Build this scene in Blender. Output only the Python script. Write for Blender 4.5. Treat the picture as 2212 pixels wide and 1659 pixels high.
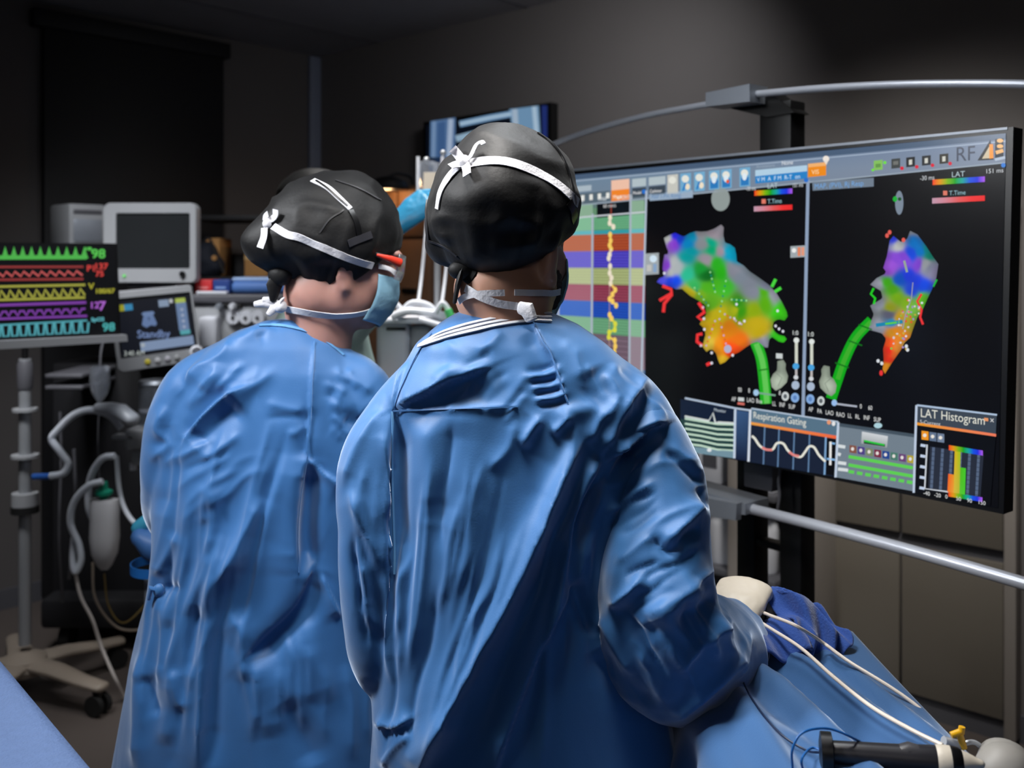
import bpy, math, random
import numpy as np
from mathutils import Vector, Matrix
from mathutils.bvhtree import BVHTree

random.seed(4); np.random.seed(4)
for o in list(bpy.data.objects): bpy.data.objects.remove(o)
SC = bpy.context.scene
COL = SC.collection

# ------------------------------------------------------------------ camera, world, lights, exposure
FPX, CX, HY, CAMZ = 2100.0, 1106.0, 570.0, 1.55      # focal length in px of the 2212 px frame, horizon row, eye height
cam_d = bpy.data.cameras.new('camera'); cam = bpy.data.objects.new('camera', cam_d); COL.objects.link(cam)
cam_d.sensor_width = 36.0; cam_d.lens = 36.0*FPX/2212.0
cam_d.shift_y = -(829.5-HY)/2212.0
cam_d.clip_start = 0.05; cam_d.clip_end = 40
cam_d.dof.use_dof = True; cam_d.dof.focus_distance = 1.38; cam_d.dof.aperture_fstop = 4.2
cam.location = (0, 0, CAMZ); cam.rotation_euler = (math.pi/2, 0, 0)
SC.camera = cam
w = bpy.data.worlds.new('world'); SC.world = w; w.use_nodes = True
w.node_tree.nodes['Background'].inputs[0].default_value = (0.55, 0.65, 0.8, 1)
w.node_tree.nodes['Background'].inputs[1].default_value = 0.02
def area(name, loc, target, size, power, color, size_y=None, spread=None):
    l = bpy.data.lights.new(name, 'AREA'); l.energy = power; l.color = color; l.size = size
    if size_y: l.shape = 'RECTANGLE'; l.size_y = size_y
    if spread: l.spread = math.radians(spread)
    o = bpy.data.objects.new(name, l); COL.objects.link(o); o.location = loc
    o.rotation_euler = (Vector(target)-Vector(loc)).to_track_quat('-Z', 'Y').to_euler(); return o
area('lamp_over_backs', (-0.1, 1.22, 2.30), (0.02, 1.5, 1.2), 0.28, 6.5, (1.0, 0.97, 0.93), spread=100)
area('lamp_over_table', (0.25, 1.8, 2.5), (0.2, 1.65, 1.0), 0.35, 6.5, (0.93, 0.97, 1.0), spread=150)
area('lamp_left', (-1.15, 1.22, 2.25), (-0.1, 1.5, 1.15), 0.28, 11, (0.95, 0.97, 1.0), spread=100)
area('fill_behind', (-0.3, -0.9, 2.3), (0.0, 1.5, 1.3), 1.0, 2.3, (1.0, 0.95, 0.9))  # added soft fill behind the camera, lifts the neck out of the cap's shadow
area('lamp_wall', (0.35, 3.2, 2.65), (0.15, 4.5, 1.75), 0.4, 4.6, (0.98, 0.98, 1.0), spread=125)
area('fill_cupboards', (0.95, 2.1, 2.65), (1.25, 3.5, 0.8), 0.35, 6.0, (1.0, 0.96, 0.9), spread=70)  # added fill, no fixture: brightens the cupboard doors
area('fill_middle', (-0.35, 2.75, 2.68), (-0.38, 2.95, 1.3), 0.3, 4.0, (1.0, 0.98, 0.95), spread=60)  # added fill for the white box and raised glove, not a room fixture
area('lamp_machine', (-1.25, 2.7, 2.65), (-1.35, 3.9, 1.35), 0.4, 4.2, (0.95, 0.97, 1.0), spread=70)
area('fill_hoses', (-1.75, 2.55, 2.6), (-1.62, 3.45, 0.8), 0.35, 3.4, (0.97, 0.98, 1.0), spread=60)  # extra fill put in to lift the pole and hoses, no real source
SC.view_settings.view_transform = 'Standard'
SC.view_settings.look = 'None'
SC.view_settings.exposure = 0.0
SC.view_settings.gamma = 1.0
SC.view_settings.use_curve_mapping = False

# ------------------------------------------------------------------ helpers
def P(px, py, Y):
    return np.array([(px-CX)/FPX*Y, Y, CAMZ+(HY-py)/FPX*Y])
def px_of(V):
    V = np.asarray(V, float)
    return CX+FPX*V[..., 0]/V[..., 1], HY+FPX*(CAMZ-V[..., 2])/V[..., 1]
def lin(c):
    c = np.asarray(c, float)/255.0
    return np.where(c <= 0.04045, c/12.92, ((c+0.055)/1.055)**2.4)

MATS = {}
def mat(name, rgb, rough=0.5, metal=0.0, bump=0.0, bscale=40.0, var=0.08, vscale=6.0, spec=0.5, sheen=0.0,
        emit=None, estr=1.0, trans=0.0, alpha=1.0, sss=0.0, coat=0.0):
    if name in MATS: return MATS[name]
    m = bpy.data.materials.new(name); m.use_nodes = True; MATS[name] = m
    nt = m.node_tree; b = nt.nodes['Principled BSDF']; L = nt.links
    c = lin(rgb)
    b.inputs['Roughness'].default_value = rough; b.inputs['Metallic'].default_value = metal
    b.inputs['Specular IOR Level'].default_value = spec
    b.inputs['Transmission Weight'].default_value = trans; b.inputs['Alpha'].default_value = alpha
    b.inputs['Sheen Weight'].default_value = sheen; b.inputs['Coat Weight'].default_value = coat
    if sss: b.inputs['Subsurface Weight'].default_value = sss; b.inputs['Subsurface Scale'].default_value = 0.01
    tc = nt.nodes.new('ShaderNodeTexCoord')
    n = nt.nodes.new('ShaderNodeTexNoise'); n.inputs['Scale'].default_value = vscale; n.inputs['Detail'].default_value = 4
    L.new(tc.outputs['Object'], n.inputs['Vector'])
    mx = nt.nodes.new('ShaderNodeMix'); mx.data_type = 'RGBA'
    mx.inputs[6].default_value = (*np.clip(c*(1-var), 0, 1), 1); mx.inputs[7].default_value = (*np.clip(c*(1+var), 0, 1), 1)
    L.new(n.outputs['Fac'], mx.inputs[0]); L.new(mx.outputs[2], b.inputs['Base Color'])
    if bump:
        n2 = nt.nodes.new('ShaderNodeTexNoise'); n2.inputs['Scale'].default_value = bscale; n2.inputs['Detail'].default_value = 6
        L.new(tc.outputs['Object'], n2.inputs['Vector'])
        bp = nt.nodes.new('ShaderNodeBump'); bp.inputs['Strength'].default_value = bump; bp.inputs['Distance'].default_value = 0.004
        L.new(n2.outputs['Fac'], bp.inputs['Height']); L.new(bp.outputs['Normal'], b.inputs['Normal'])
    if emit is not None:
        b.inputs['Emission Color'].default_value = (*lin(emit), 1); b.inputs['Emission Strength'].default_value = estr
    return m

def smat(name, rough=0.25, strength=1.0):
    """backlit display: what it shows comes from the colour attribute of its pixels"""
    if name in MATS: return MATS[name]
    m = bpy.data.materials.new(name); m.use_nodes = True; MATS[name] = m
    nt = m.node_tree; b = nt.nodes['Principled BSDF']
    a = nt.nodes.new('ShaderNodeAttribute'); a.attribute_name = 'pixel'
    nt.links.new(a.outputs['Color'], b.inputs['Emission Color']); b.inputs['Emission Strength'].default_value = strength
    b.inputs['Base Color'].default_value = (0.004, 0.004, 0.005, 1); b.inputs['Roughness'].default_value = rough
    b.inputs['Specular IOR Level'].default_value = 0.35
    return m

def link(name, V, F, m, parent=None, smooth=True, label=None, flat_angle=None):
    me = bpy.data.meshes.new(name)
    V = np.asarray(V, float)
    if parent is not None: V = V-ORIG[root_of(parent).name]
    me.from_pydata(V.tolist(), [], [list(map(int, f)) for f in F])
    if m is not None: me.materials.append(m)
    if smooth:
        me.polygons.foreach_set('use_smooth', [True]*len(me.polygons))
        if flat_angle: 
            try: me.set_sharp_from_angle(angle=math.radians(flat_angle))
            except Exception: pass
    me.update()
    o = bpy.data.objects.new(name, me); COL.objects.link(o)
    if parent is not None: o.parent = parent
    if label: o['label'] = label
    return o
ORIG = {}
def root_of(o):
    while o.parent: o = o.parent
    return o
def thing(name, label, cat, loc, group=None):
    o = bpy.data.objects.new(name, None); COL.objects.link(o); o.empty_display_size = 0.1
    o.location = tuple(loc); o['label'] = label; o['category'] = cat
    if group: o['group'] = group
    ORIG[o.name] = np.array(loc, float); return o
def tag(o, label, cat, group=None):
    o['label'] = label; o['category'] = cat
    if group: o['group'] = group
    return o
def struct(o): o['kind'] = 'structure'; return o

class MB:
    def __init__(s): s.V = []; s.F = []; s.n = 0
    def add(s, V, F):
        V = np.asarray(V, float); s.V.append(V); s.F += [tuple(i+s.n for i in f) for f in F]; s.n += len(V); return s
    def verts(s): return np.concatenate(s.V)
    def obj(s, name, m, parent=None, smooth=True, label=None, flat=35):
        return link(name, s.verts(), s.F, m, parent, smooth, label, flat)
    # ---- shapes
    def box(s, c, size, R=None, bev=0.0, seg=2):
        sx, sy, sz = [d/2 for d in size]
        c = np.asarray(c, float); R = np.eye(3) if R is None else R
        if bev <= 0:
            V = np.array([[x, y, z] for x in (-sx, sx) for y in (-sy, sy) for z in (-sz, sz)])
            F = [(0, 1, 3, 2), (4, 6, 7, 5), (0, 4, 5, 1), (2, 3, 7, 6), (0, 2, 6, 4), (1, 5, 7, 3)]
            return s.add(V@R.T+c, F)
        bev = min(bev, sx*0.95, sy*0.95, sz*0.95)
        # rounded box: rounded-rectangle rings stacked along z
        def ring(ins):
            pts = []
            for qx, qy, a0 in ((1, 1, 0), (-1, 1, 90), (-1, -1, 180), (1, -1, 270)):
                for k in range(seg+1):
                    a = math.radians(a0+90*k/seg)
                    pts.append((qx*(sx-bev)+math.cos(a)*(bev-ins), qy*(sy-bev)+math.sin(a)*(bev-ins)))
            return pts
        rings = []
        for k in range(seg+1):
            a = math.pi/2*(1-k/seg); rings.append((-sz+bev*(1-math.sin(a)), bev*(1-math.cos(a))))
        full = rings+[(-z, i) for z, i in reversed(rings)]
        V = []; n = 4*(seg+1)
        for z, i in full: V += [(x, y, z) for x, y in ring(i)]
        F = []
        for r in range(len(full)-1):
            for k in range(n):
                F.append((r*n+k, r*n+(k+1) % n, (r+1)*n+(k+1) % n, (r+1)*n+k))
        F.append(tuple(reversed(range(n)))); F.append(tuple((len(full)-1)*n+k for k in range(n)))
        return s.add(np.array(V)@R.T+c, F)
    def chain(s, pts, radii, n=14, flatten=None, up=None, capround=True):
        """lofted tube through pts; radii scalar list or (a,b) pairs"""
        pts = np.asarray(pts, float); rr = [(r, r) if np.isscalar(r) else r for r in radii]
        m = len(pts)
        T = np.gradient(pts, axis=0); T /= np.linalg.norm(T, axis=1)[:, None]+1e-12
        ref = np.array(up if up is not None else ((0, 0, 1) if abs(T[0][2]) < 0.9 else (0, 1, 0)), float)
        rings = []
        u = ref-T[0]*(ref@T[0]); u /= np.linalg.norm(u)
        frames = []
        for i in range(m):
            u = u-T[i]*(u@T[i]); u /= np.linalg.norm(u); frames.append((u.copy(), np.cross(T[i], u)))
        ang = np.linspace(0, 2*math.pi, n, endpoint=False)
        def ring(p, uv, a, b): return p+np.outer(np.cos(ang)*a, uv[0])+np.outer(np.sin(ang)*b, uv[1])
        if capround:
            for q in (75, 45, 20):
                a, b = rr[0]; k = math.cos(math.radians(q)); h = math.sin(math.radians(q))*min(a, b)
                rings.append(ring(pts[0]-T[0]*h, frames[0], a*k, b*k))
        for i in range(m): rings.append(ring(pts[i], frames[i], *rr[i]))
        if capround:
            for q in (20, 45, 75):
                a, b = rr[-1]; k = math.cos(math.radians(q)); h = math.sin(math.radians(q))*min(a, b)
                rings.append(ring(pts[-1]+T[-1]*h, frames[-1], a*k, b*k))
        V = np.concatenate(rings); F = []
        for r in range(len(rings)-1):
            for k in range(n):
                F.append((r*n+k, r*n+(k+1) % n, (r+1)*n+(k+1) % n, (r+1)*n+k))
        F.append(tuple(reversed(range(n)))); F.append(tuple((len(rings)-1)*n+k for k in range(n)))
        return s.add(V, F)
    def tube(s, pts, r, n=8, sub=8):
        pts = spline(pts, sub) if sub else np.asarray(pts, float)
        return s.chain(pts, [r]*len(pts), n, capround=False)
    def cyl(s, a, b, r, n=20, r2=None):
        a = np.asarray(a, float); b = np.asarray(b, float)
        return s.chain([a, a+(b-a)*0.5, b], [r, (r+(r2 if r2 else r))/2, r2 if r2 else r], n, capround=False)
    def ellipsoid(s, c, rad, R=None, nu=24, nv=14):
        c = np.asarray(c, float); R = np.eye(3) if R is None else R
        V = [(0, 0, 1)]
        for i in range(1, nv):
            p = math.pi*i/nv
            for k in range(nu):
                t = 2*math.pi*k/nu; V.append((math.sin(p)*math.cos(t), math.sin(p)*math.sin(t), math.cos(p)))
        V.append((0, 0, -1)); F = []
        for k in range(nu): F.append((0, 1+k, 1+(k+1) % nu))
        for i in range(nv-2):
            for k in range(nu):
                a = 1+i*nu+k; b = 1+i*nu+(k+1) % nu; F.append((a, a+nu, b+nu, b))
        last = len(V)-1; o = 1+(nv-2)*nu
        for k in range(nu): F.append((last, o+(k+1) % nu, o+k))
        return s.add((np.array(V)*np.array(rad))@R.T+c, F)
    def lathe(s, c, prof, n=24, R=None):
        """prof: list of (radius, height) along local z"""
        c = np.asarray(c, float); R = np.eye(3) if R is None else R
        V = []; F = []
        for r, h in prof:
            for k in range(n):
                t = 2*math.pi*k/n; V.append((r*math.cos(t), r*math.sin(t), h))
        for i in range(len(prof)-1):
            for k in range(n): F.append((i*n+k, i*n+(k+1) % n, (i+1)*n+(k+1) % n, (i+1)*n+k))
        F.append(tuple(reversed(range(n)))); F.append(tuple((len(prof)-1)*n+k for k in range(n)))
        return s.add(np.array(V)@R.T+c, F)
    def rows(s, rings):
        """closed loft of equal-length rings"""
        n = len(rings[0]); V = np.concatenate(rings); F = []
        for r in range(len(rings)-1):
            for k in range(n): F.append((r*n+k, r*n+(k+1) % n, (r+1)*n+(k+1) % n, (r+1)*n+k))
        F.append(tuple(reversed(range(n)))); F.append(tuple((len(rings)-1)*n+k for k in range(n)))
        return s.add(V, F)
    def ribbon(s, pts, nrm, w, th=0.0012):
        """flat band along pts with surface normals nrm"""
        pts = np.asarray(pts, float); nrm = np.asarray(nrm, float)
        T = np.gradient(pts, axis=0); T /= np.linalg.norm(T, axis=1)[:, None]+1e-12
        S = np.cross(T, nrm); S /= np.linalg.norm(S, axis=1)[:, None]+1e-12
        w = np.broadcast_to(np.asarray(w, float), (len(pts),))[:, None]/2
        rings = []
        for i in range(len(pts)):
            rings.append(np.array([pts[i]-S[i]*w[i], pts[i]-S[i]*w[i]+nrm[i]*th, pts[i]+S[i]*w[i]+nrm[i]*th, pts[i]+S[i]*w[i]]))
        return s.rows(rings)

def spline(pts, sub=8):
    pts = np.asarray(pts, float); Q = np.vstack([2*pts[0]-pts[1], pts, 2*pts[-1]-pts[-2]]); out = []
    for i in range(1, len(Q)-2):
        p0, p1, p2, p3 = Q[i-1:i+3]
        for k in range(sub):
            t = k/sub
            out.append(0.5*((2*p1)+(-p0+p2)*t+(2*p0-5*p1+4*p2-p3)*t*t+(-p0+3*p1-3*p2+p3)*t**3))
    out.append(pts[-1]); return np.array(out)
def rotz(a): c, s = math.cos(a), math.sin(a); return np.array([[c, -s, 0], [s, c, 0], [0, 0, 1]])
def rotx(a): c, s = math.cos(a), math.sin(a); return np.array([[1, 0, 0], [0, c, -s], [0, s, c]])
def roty(a): c, s = math.cos(a), math.sin(a); return np.array([[c, 0, s], [0, 1, 0], [-s, 0, c]])

def remesh(mb, vox, smooth=2):
    me = bpy.data.meshes.new('tmp'); me.from_pydata(mb.verts().tolist(), [], mb.F); me.update()
    o = bpy.data.objects.new('tmp', me); COL.objects.link(o)
    md = o.modifiers.new('r', 'REMESH'); md.mode = 'VOXEL'; md.voxel_size = vox; md.adaptivity = 0
    dg = bpy.context.evaluated_depsgraph_get(); dg.update()
    e = o.evaluated_get(dg); m2 = e.to_mesh()
    V = np.empty(len(m2.vertices)*3); m2.vertices.foreach_get('co', V); V = V.reshape(-1, 3)
    F = np.empty(len(m2.loops), dtype=np.int64); m2.loops.foreach_get('vertex_index', F); F = F.reshape(-1, 4)
    e.to_mesh_clear(); bpy.data.objects.remove(o); bpy.data.meshes.remove(me)
    for _ in range(smooth): V = lap(V, F)
    return V, F
def lap(V, F, k=0.5):
    S = np.zeros_like(V); C = np.zeros(len(V))
    for i in range(4):
        a = F[:, i]; b = F[:, (i+1) % 4]
        np.add.at(S, a, V[b]); np.add.at(S, b, V[a]); np.add.at(C, a, 1); np.add.at(C, b, 1)
    return V*(1-k)+k*S/C[:, None]
def normals(V, F):
    n = np.cross(V[F[:, 2]]-V[F[:, 0]], V[F[:, 3]]-V[F[:, 1]]); N = np.zeros_like(V)
    for i in range(4): np.add.at(N, F[:, i], n)
    return N/(np.linalg.norm(N, axis=1)[:, None]+1e-12)
def vnoise(X, seed=0, lin_=False):
    """smooth 3-D value noise in -1..1"""
    X = np.asarray(X, float); i = np.floor(X).astype(np.int64); f = X-i; f = f if lin_ else f*f*(3-2*f)
    def h(a, b, c):
        n = (a*374761393+b*668265263+c*2147483647+seed*974711) & 0xffffffff
        n = ((n ^ (n >> 13))*1274126177) & 0xffffffff
        n = (n ^ (n >> 16)) & 0xffff
        return n/32767.5-1
    r = 0
    for a in (0, 1):
        for b in (0, 1):
            for c in (0, 1):
                wgt = (f[:, 0] if a else 1-f[:, 0])*(f[:, 1] if b else 1-f[:, 1])*(f[:, 2] if c else 1-f[:, 2])
                r = r+wgt*h(i[:, 0]+a, i[:, 1]+b, i[:, 2]+c)
    return r
def seg_dist(x, y, poly):
    """distance, signed side, and 0..1 position along a polyline"""
    poly = np.asarray(poly, float); L = np.linalg.norm(np.diff(poly, axis=0), axis=1); tot = L.sum(); acc = 0
    best = np.full(len(x), 1e9); sg = np.zeros(len(x)); pos = np.zeros(len(x))
    for i in range(len(poly)-1):
        a = poly[i]; d = poly[i+1]-a; l2 = d@d
        t = np.clip(((x-a[0])*d[0]+(y-a[1])*d[1])/l2, 0, 1)
        ex = x-a[0]-t*d[0]; ey = y-a[1]-t*d[1]; q = np.hypot(ex, ey); m = q < best
        best[m] = q[m]; sg[m] = np.sign(d[0]*ey-d[1]*ex)[m]; pos[m] = ((acc+t*L[i])/tot)[m]; acc += L[i]
    return best, sg, pos
def fold(V, N, folds, face=None):
    """press fabric folds into a garment: every fold is a crease line with height, width, and a side"""
    x, y = px_of(V); wt = np.clip(-N[:, 1]*2.2, 0, 1) if face is None else face
    D = np.zeros(len(V))
    for f in folds:
        poly, amp, wd = f[0], f[1], f[2]; kind = f[3] if len(f) > 3 else 'r'
        poly = spline(np.c_[np.asarray(poly, float), np.zeros(len(poly))], 6)[:, :2]
        d, sg, ps = seg_dist(x, y, poly)
        env = np.clip(np.minimum(ps, 1-ps)*5+0.12, 0, 1)
        env = np.where((ps <= 0) | (ps >= 1), 0.12*np.exp(-(d/wd)**2)*0+0.12, env)
        if kind == 'r': h = np.exp(-(np.sqrt(d*d+9)-3)/wd*1.3)
        elif kind == 'c': h = np.exp(-d/wd*1.2)
        elif kind == 's': h = np.exp(-(d/wd)**2)
        elif kind == 'L':   # overlapping edge, raised on the left of its direction
            h = np.where(sg < 0, np.exp(-d/wd), np.exp(-(d/3.0)**2))
        elif kind == 'R': h = np.where(sg > 0, np.exp(-d/wd), np.exp(-(d/3.0)**2))
        D += amp*h*env
    return V+N*(D*wt)[:, None]

def fan(g1, g2, n, amp, wd, seed):
    """a family of stress folds lying between two guide lines"""
    rg = random.Random(seed); g1 = np.array(g1, float); g2 = np.array(g2, float); out = []
    for k in range(n):
        t = (k+rg.random())/n; g = g1*(1-t)+g2*t; s0 = rg.uniform(0, .45); s1 = min(1, s0+rg.uniform(.3, .6)); m = len(g)-1
        p = []
        for s in np.linspace(s0, s1, 4):
            i = min(int(s*m), m-1); f = s*m-i; p.append(g[i]*(1-f)+g[i+1]*f+[rg.uniform(-9, 9), rg.uniform(-6, 6)])
        out.append((p, amp*rg.uniform(.5, 1.2)*(1 if rg.random() < .72 else -1), wd*rg.uniform(.7, 1.5)))
    return out

def bvh_of(V, F): return BVHTree.FromPolygons([tuple(v) for v in V], [tuple(map(int, f)) for f in F])
def cast(bvh, px, py, off=0.0015):
    d = P(px, py, 1.0)-np.array([0, 0, CAMZ]); hit = bvh.ray_cast(Vector((0, 0, CAMZ)), Vector(d))
    if hit[0] is None: return None
    n = np.array(hit[1]); 
    if n@d > 0: n = -n
    return np.array(hit[0])+n*off, n
def cast_line(bvh, pts, sub=6, off=0.0015):
    q = spline(np.c_[np.asarray(pts, float), np.zeros(len(pts))], sub)[:, :2]; A = []; B = []
    for x, y in q:
        h = cast(bvh, x, y, off)
        if h is not None: A.append(h[0]); B.append(h[1])
    A = np.array(A); B = np.array(B)
    if len(B) > 4:
        for _ in range(3):
            B[1:-1] = (B[:-2]+B[1:-1]*2+B[2:])/4; A[1:-1] = (A[:-2]+A[1:-1]*2+A[2:])/4
        B /= np.linalg.norm(B, axis=1)[:, None]
    return A, B

# ------------------------------------------------------------------ backlit displays
_glyph = {}
def glyphs(txt):
    if txt in _glyph: return _glyph[txt]
    c = bpy.data.curves.new('t', 'FONT'); c.body = txt; c.size = 1.0; c.resolution_u = 3
    o = bpy.data.objects.new('t', c); COL.objects.link(o)
    dg = bpy.context.evaluated_depsgraph_get(); dg.update()
    me = bpy.data.meshes.new_from_object(o.evaluated_get(dg))
    V = np.array([v.co[:2] for v in me.vertices]); F = [tuple(p.vertices) for p in me.polygons]
    bpy.data.objects.remove(o); bpy.data.curves.remove(c); bpy.data.meshes.remove(me)
    _glyph[txt] = (V, F); return V, F
class Screen:
    """a flat display on the plane (o, n); drawn in layers 0.3 mm apart so that nothing coincides"""
    def __init__(s, o, u, n):
        s.o = np.asarray(o, float); s.u = np.asarray(u, float); s.n = np.asarray(n, float); s.v = np.cross(s.n, s.u)
        if s.v[2] < 0: s.v = -s.v
        s.V = []; s.F = []; s.C = []; s.k = 0
    def at(s, px, py, lift=0.0):
        d = P(px, py, 1.0)-np.array([0, 0, CAMZ]); e = np.array([0, 0, CAMZ])
        t = ((s.o-e)@s.n)/(d@s.n); return e+d*t+s.n*lift
    def add(s, V, F, C):
        s.V += [tuple(v) for v in V]; s.F += [tuple(i+s.k for i in f) for f in F]
        C = np.asarray(C, float)
        if C.ndim == 1: C = np.tile(C, (len(V), 1))
        s.C += [tuple(c) for c in C]; s.k += len(V)
    def poly(s, pts, col, layer=1, grad=None):
        V = [s.at(x, y, layer*0.0003) for x, y in pts]
        C = lin(col) if grad is None else np.array([lin(c) for c in grad])
        s.add(V, [tuple(range(len(V)))], C)
    def quad(s, x0, y0, x1, y1, col, layer=1, dy=0.0):
        """axis-aligned in the display, with dy = rise of the row across its width"""
        s.poly([(x0, y0), (x1, y0+dy), (x1, y1+dy), (x0, y1)], col, layer)
    def line(s, pts, wd, col, layer=2, sm=0):
        pts = np.asarray(pts, float)
        if sm: pts = spline(np.c_[pts, np.zeros(len(pts))], sm)[:, :2]
        T = np.gradient(pts, axis=0); T /= np.linalg.norm(T, axis=1)[:, None]+1e-9; S = np.c_[-T[:, 1], T[:, 0]]*wd/2
        A = [s.at(*(p), layer*0.0003) for p in pts+S]; B = [s.at(*(p), layer*0.0003) for p in pts-S]
        n = len(pts); s.add(A+B, [(i, i+1, n+i+1, n+i) for i in range(n-1)], lin(col))
    def disc(s, x, y, rx, ry, col, layer=2, n=14):
        s.poly([(x+rx*math.cos(2*math.pi*k/n), y+ry*math.sin(2*math.pi*k/n)) for k in range(n)], col, layer)
    def text(s, t, x, y, h, col, layer=3, bold=0.0, wx=1.0):
        """baseline start at (x, y), cap height h px"""
        V, F = glyphs(t)
        if not len(V): return
        a = s.at(x, y, layer*0.0003); k = h/0.72/FPX*a[1]
        W = [a+s.u*(p[0]*k*wx)+s.v*(p[1]*k) for p in V]
        s.add(W, F, lin(col))
    def blob(s, outline, ctrl, step=5, layer=2, power=5, shade=True):
        """colour-mapped surface shown on the display"""
        ol = np.asarray(outline, float); x0, y0 = ol.min(0); x1, y1 = ol.max(0)
        gx = np.arange(x0-step, x1+step*2, step); gy = np.arange(y0-step, y1+step*2, step)
        X, Y = np.meshgrid(gx, gy); X = X.ravel(); Y = Y.ravel()
        ins = np.zeros(len(X), bool); j = len(ol)-1
        for i in range(len(ol)):
            xi, yi = ol[i]; xj, yj = ol[j]
            c = ((yi > Y) != (yj > Y)) & (X < (xj-xi)*(Y-yi)/((yj-yi)+1e-9)+xi); ins ^= c; j = i
        d, _, _ = seg_dist(X, Y, np.vstack([ol, ol[:1]]))
        # snap the grid points just outside onto the outline
        sd = np.where(ins, d, -d); keep = sd > -step*1.5
        Xs, Ys = X.copy(), Y.copy()
        for q in np.where((sd <= step*0.35) & keep)[0]:
            best = None
            cl = np.vstack([ol, ol[:1]])
            a = cl[:-1]; dd = cl[1:]-a; t = np.clip(((X[q]-a[:, 0])*dd[:, 0]+(Y[q]-a[:, 1])*dd[:, 1])/((dd**2).sum(1)+1e-9), 0, 1)
            pp = a+dd*t[:, None]; m = np.argmin((pp[:, 0]-X[q])**2+(pp[:, 1]-Y[q])**2); Xs[q], Ys[q] = pp[m]
        cp = np.array([c[:2] for c in ctrl], float); cc = np.array([lin(c[2]) for c in ctrl])
        wx = vnoise(np.c_[X*0.03, Y*0.03, X*0+1.5], 3)*9; wy = vnoise(np.c_[X*0.03, Y*0.03, X*0+7.5], 4)*9
        D = ((X+wx)[:, None]-cp[:, 0])**2+((Y+wy)[:, None]-cp[:, 1])**2+20
        W = D**(-power/2); W /= W.sum(1)[:, None]; Cc = W@cc
        if shade:
            Cc *= (0.62+0.38*np.clip(d/14, 0, 1)+0.16*vnoise(np.c_[X*0.03, Y*0.03, X*0], 9))[:, None]
        nx = len(gx); idx = -np.ones(len(X), int); used = []; F = []
        for r in range(len(gy)-1):
            for c in range(nx-1):
                q = [r*nx+c, r*nx+c+1, (r+1)*nx+c+1, (r+1)*nx+c]
                if all(keep[i] for i in q) and any(ins[i] for i in q):
                    for i in q:
                        if idx[i] < 0: idx[i] = len(used); used.append(i)
                    F.append(tuple(idx[i] for i in q))
        s.add([s.at(Xs[i], Ys[i], layer*0.0003) for i in used], F, np.clip(Cc[used], 0, 1))
    def obj(s, name, m, parent, label=None):
        o = link(name, s.V, s.F, m, parent, smooth=False, label=label)
        at = o.data.color_attributes.new('pixel', 'FLOAT_COLOR', 'POINT')
        at.data.foreach_set('color', np.c_[np.array(s.C), np.ones(len(s.C))].ravel()); return o
# ------------------------------------------------------------------ materials of the place
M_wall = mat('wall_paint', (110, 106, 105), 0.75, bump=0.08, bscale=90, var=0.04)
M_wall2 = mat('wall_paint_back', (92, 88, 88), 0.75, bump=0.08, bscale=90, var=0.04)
M_dark = mat('charcoal_panel', (22, 22, 26), 0.6, var=0.1)
M_ceil = mat('ceiling_paint', (150, 150, 156), 0.85, bump=0.1, bscale=120)
M_floor = mat('floor_vinyl', (92, 84, 80), 0.38, bump=0.03, bscale=60, var=0.12, vscale=3)
M_strip = mat('corner_strip', (128, 136, 156), 0.5)
M_cup = mat('cupboard_laminate', (112, 106, 97), 0.42, var=0.05)
M_cupframe = mat('cupboard_frame', (158, 151, 145), 0.5, var=0.04)
M_black = mat('black_plastic', (12, 12, 14), 0.35)
M_blackm = mat('black_steel', (10, 10, 12), 0.5, metal=0.2)
M_steel = mat('brushed_steel', (170, 173, 178), 0.32, metal=0.4, var=0.05)
M_rail = mat('rail_enamel', (186, 190, 200), 0.3, metal=0.25, var=0.03)
M_alu = mat('grey_aluminium', (150, 156, 166), 0.4, metal=0.35)
M_grey = mat('grey_plastic', (158, 160, 164), 0.5, var=0.04)
M_greyd = mat('dark_grey_plastic', (86, 86, 92), 0.5)
M_white = mat('white_plastic', (214, 216, 224), 0.4, var=0.03)
M_beige = mat('beige_enamel', (150, 138, 126), 0.45)
M_rubber = mat('caster_rubber', (18, 18, 19), 0.7)
M_hose = mat('hose_plastic', (196, 202, 212), 0.45)
M_cable = mat('cable_sheath', (196, 190, 186), 0.5)
M_clear = mat('clear_plastic', (214, 222, 236), 0.12, trans=0.8, spec=0.5, alpha=0.75)
M_wood = mat('brown_wood', (116, 84, 62), 0.5, var=0.18, vscale=9)
M_card = mat('cardboard', (190, 140, 84), 0.8)
M_screen = smat('lit_display', 0.2, 1.0)
M_screenb = smat('lit_display_matt', 0.45, 0.8)

# ------------------------------------------------------------------ room
C0 = np.array([-1.127, 5.65]); DR = np.array([0.743, -0.669]); NR = np.array([-0.669, -0.743]); CEIL = 2.755
def wallp(s, off, z): q = C0+DR*s+NR*off; return np.array([q[0], q[1], z])
def wall_s(px, off=0.0):
    k = (px-CX)/FPX; q = C0+NR*off
    return (k*q[1]-q[0])/(DR[0]-k*DR[1])
def wall_z(px, py, off=0.0):
    q = wallp(wall_s(px, off), off, 0); return CAMZ+(HY-py)/FPX*q[1]
RW = np.array([[DR[0], -NR[0], 0], [DR[1], -NR[1], 0], [0, 0, 1.0]])     # columns: along the wall, into the wall, up
def wbox(mb, s0, s1, z0, z1, o0, o1, bev=0.0):
    mb.box(wallp((s0+s1)/2, (o0+o1)/2, (z0+z1)/2), (abs(s1-s0), abs(o1-o0), abs(z1-z0)), RW, bev)
m = MB(); m.box((0, 2.6, -0.05), (10, 9.4, 0.1)); struct(m.obj('floor', M_floor, smooth=False))
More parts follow.
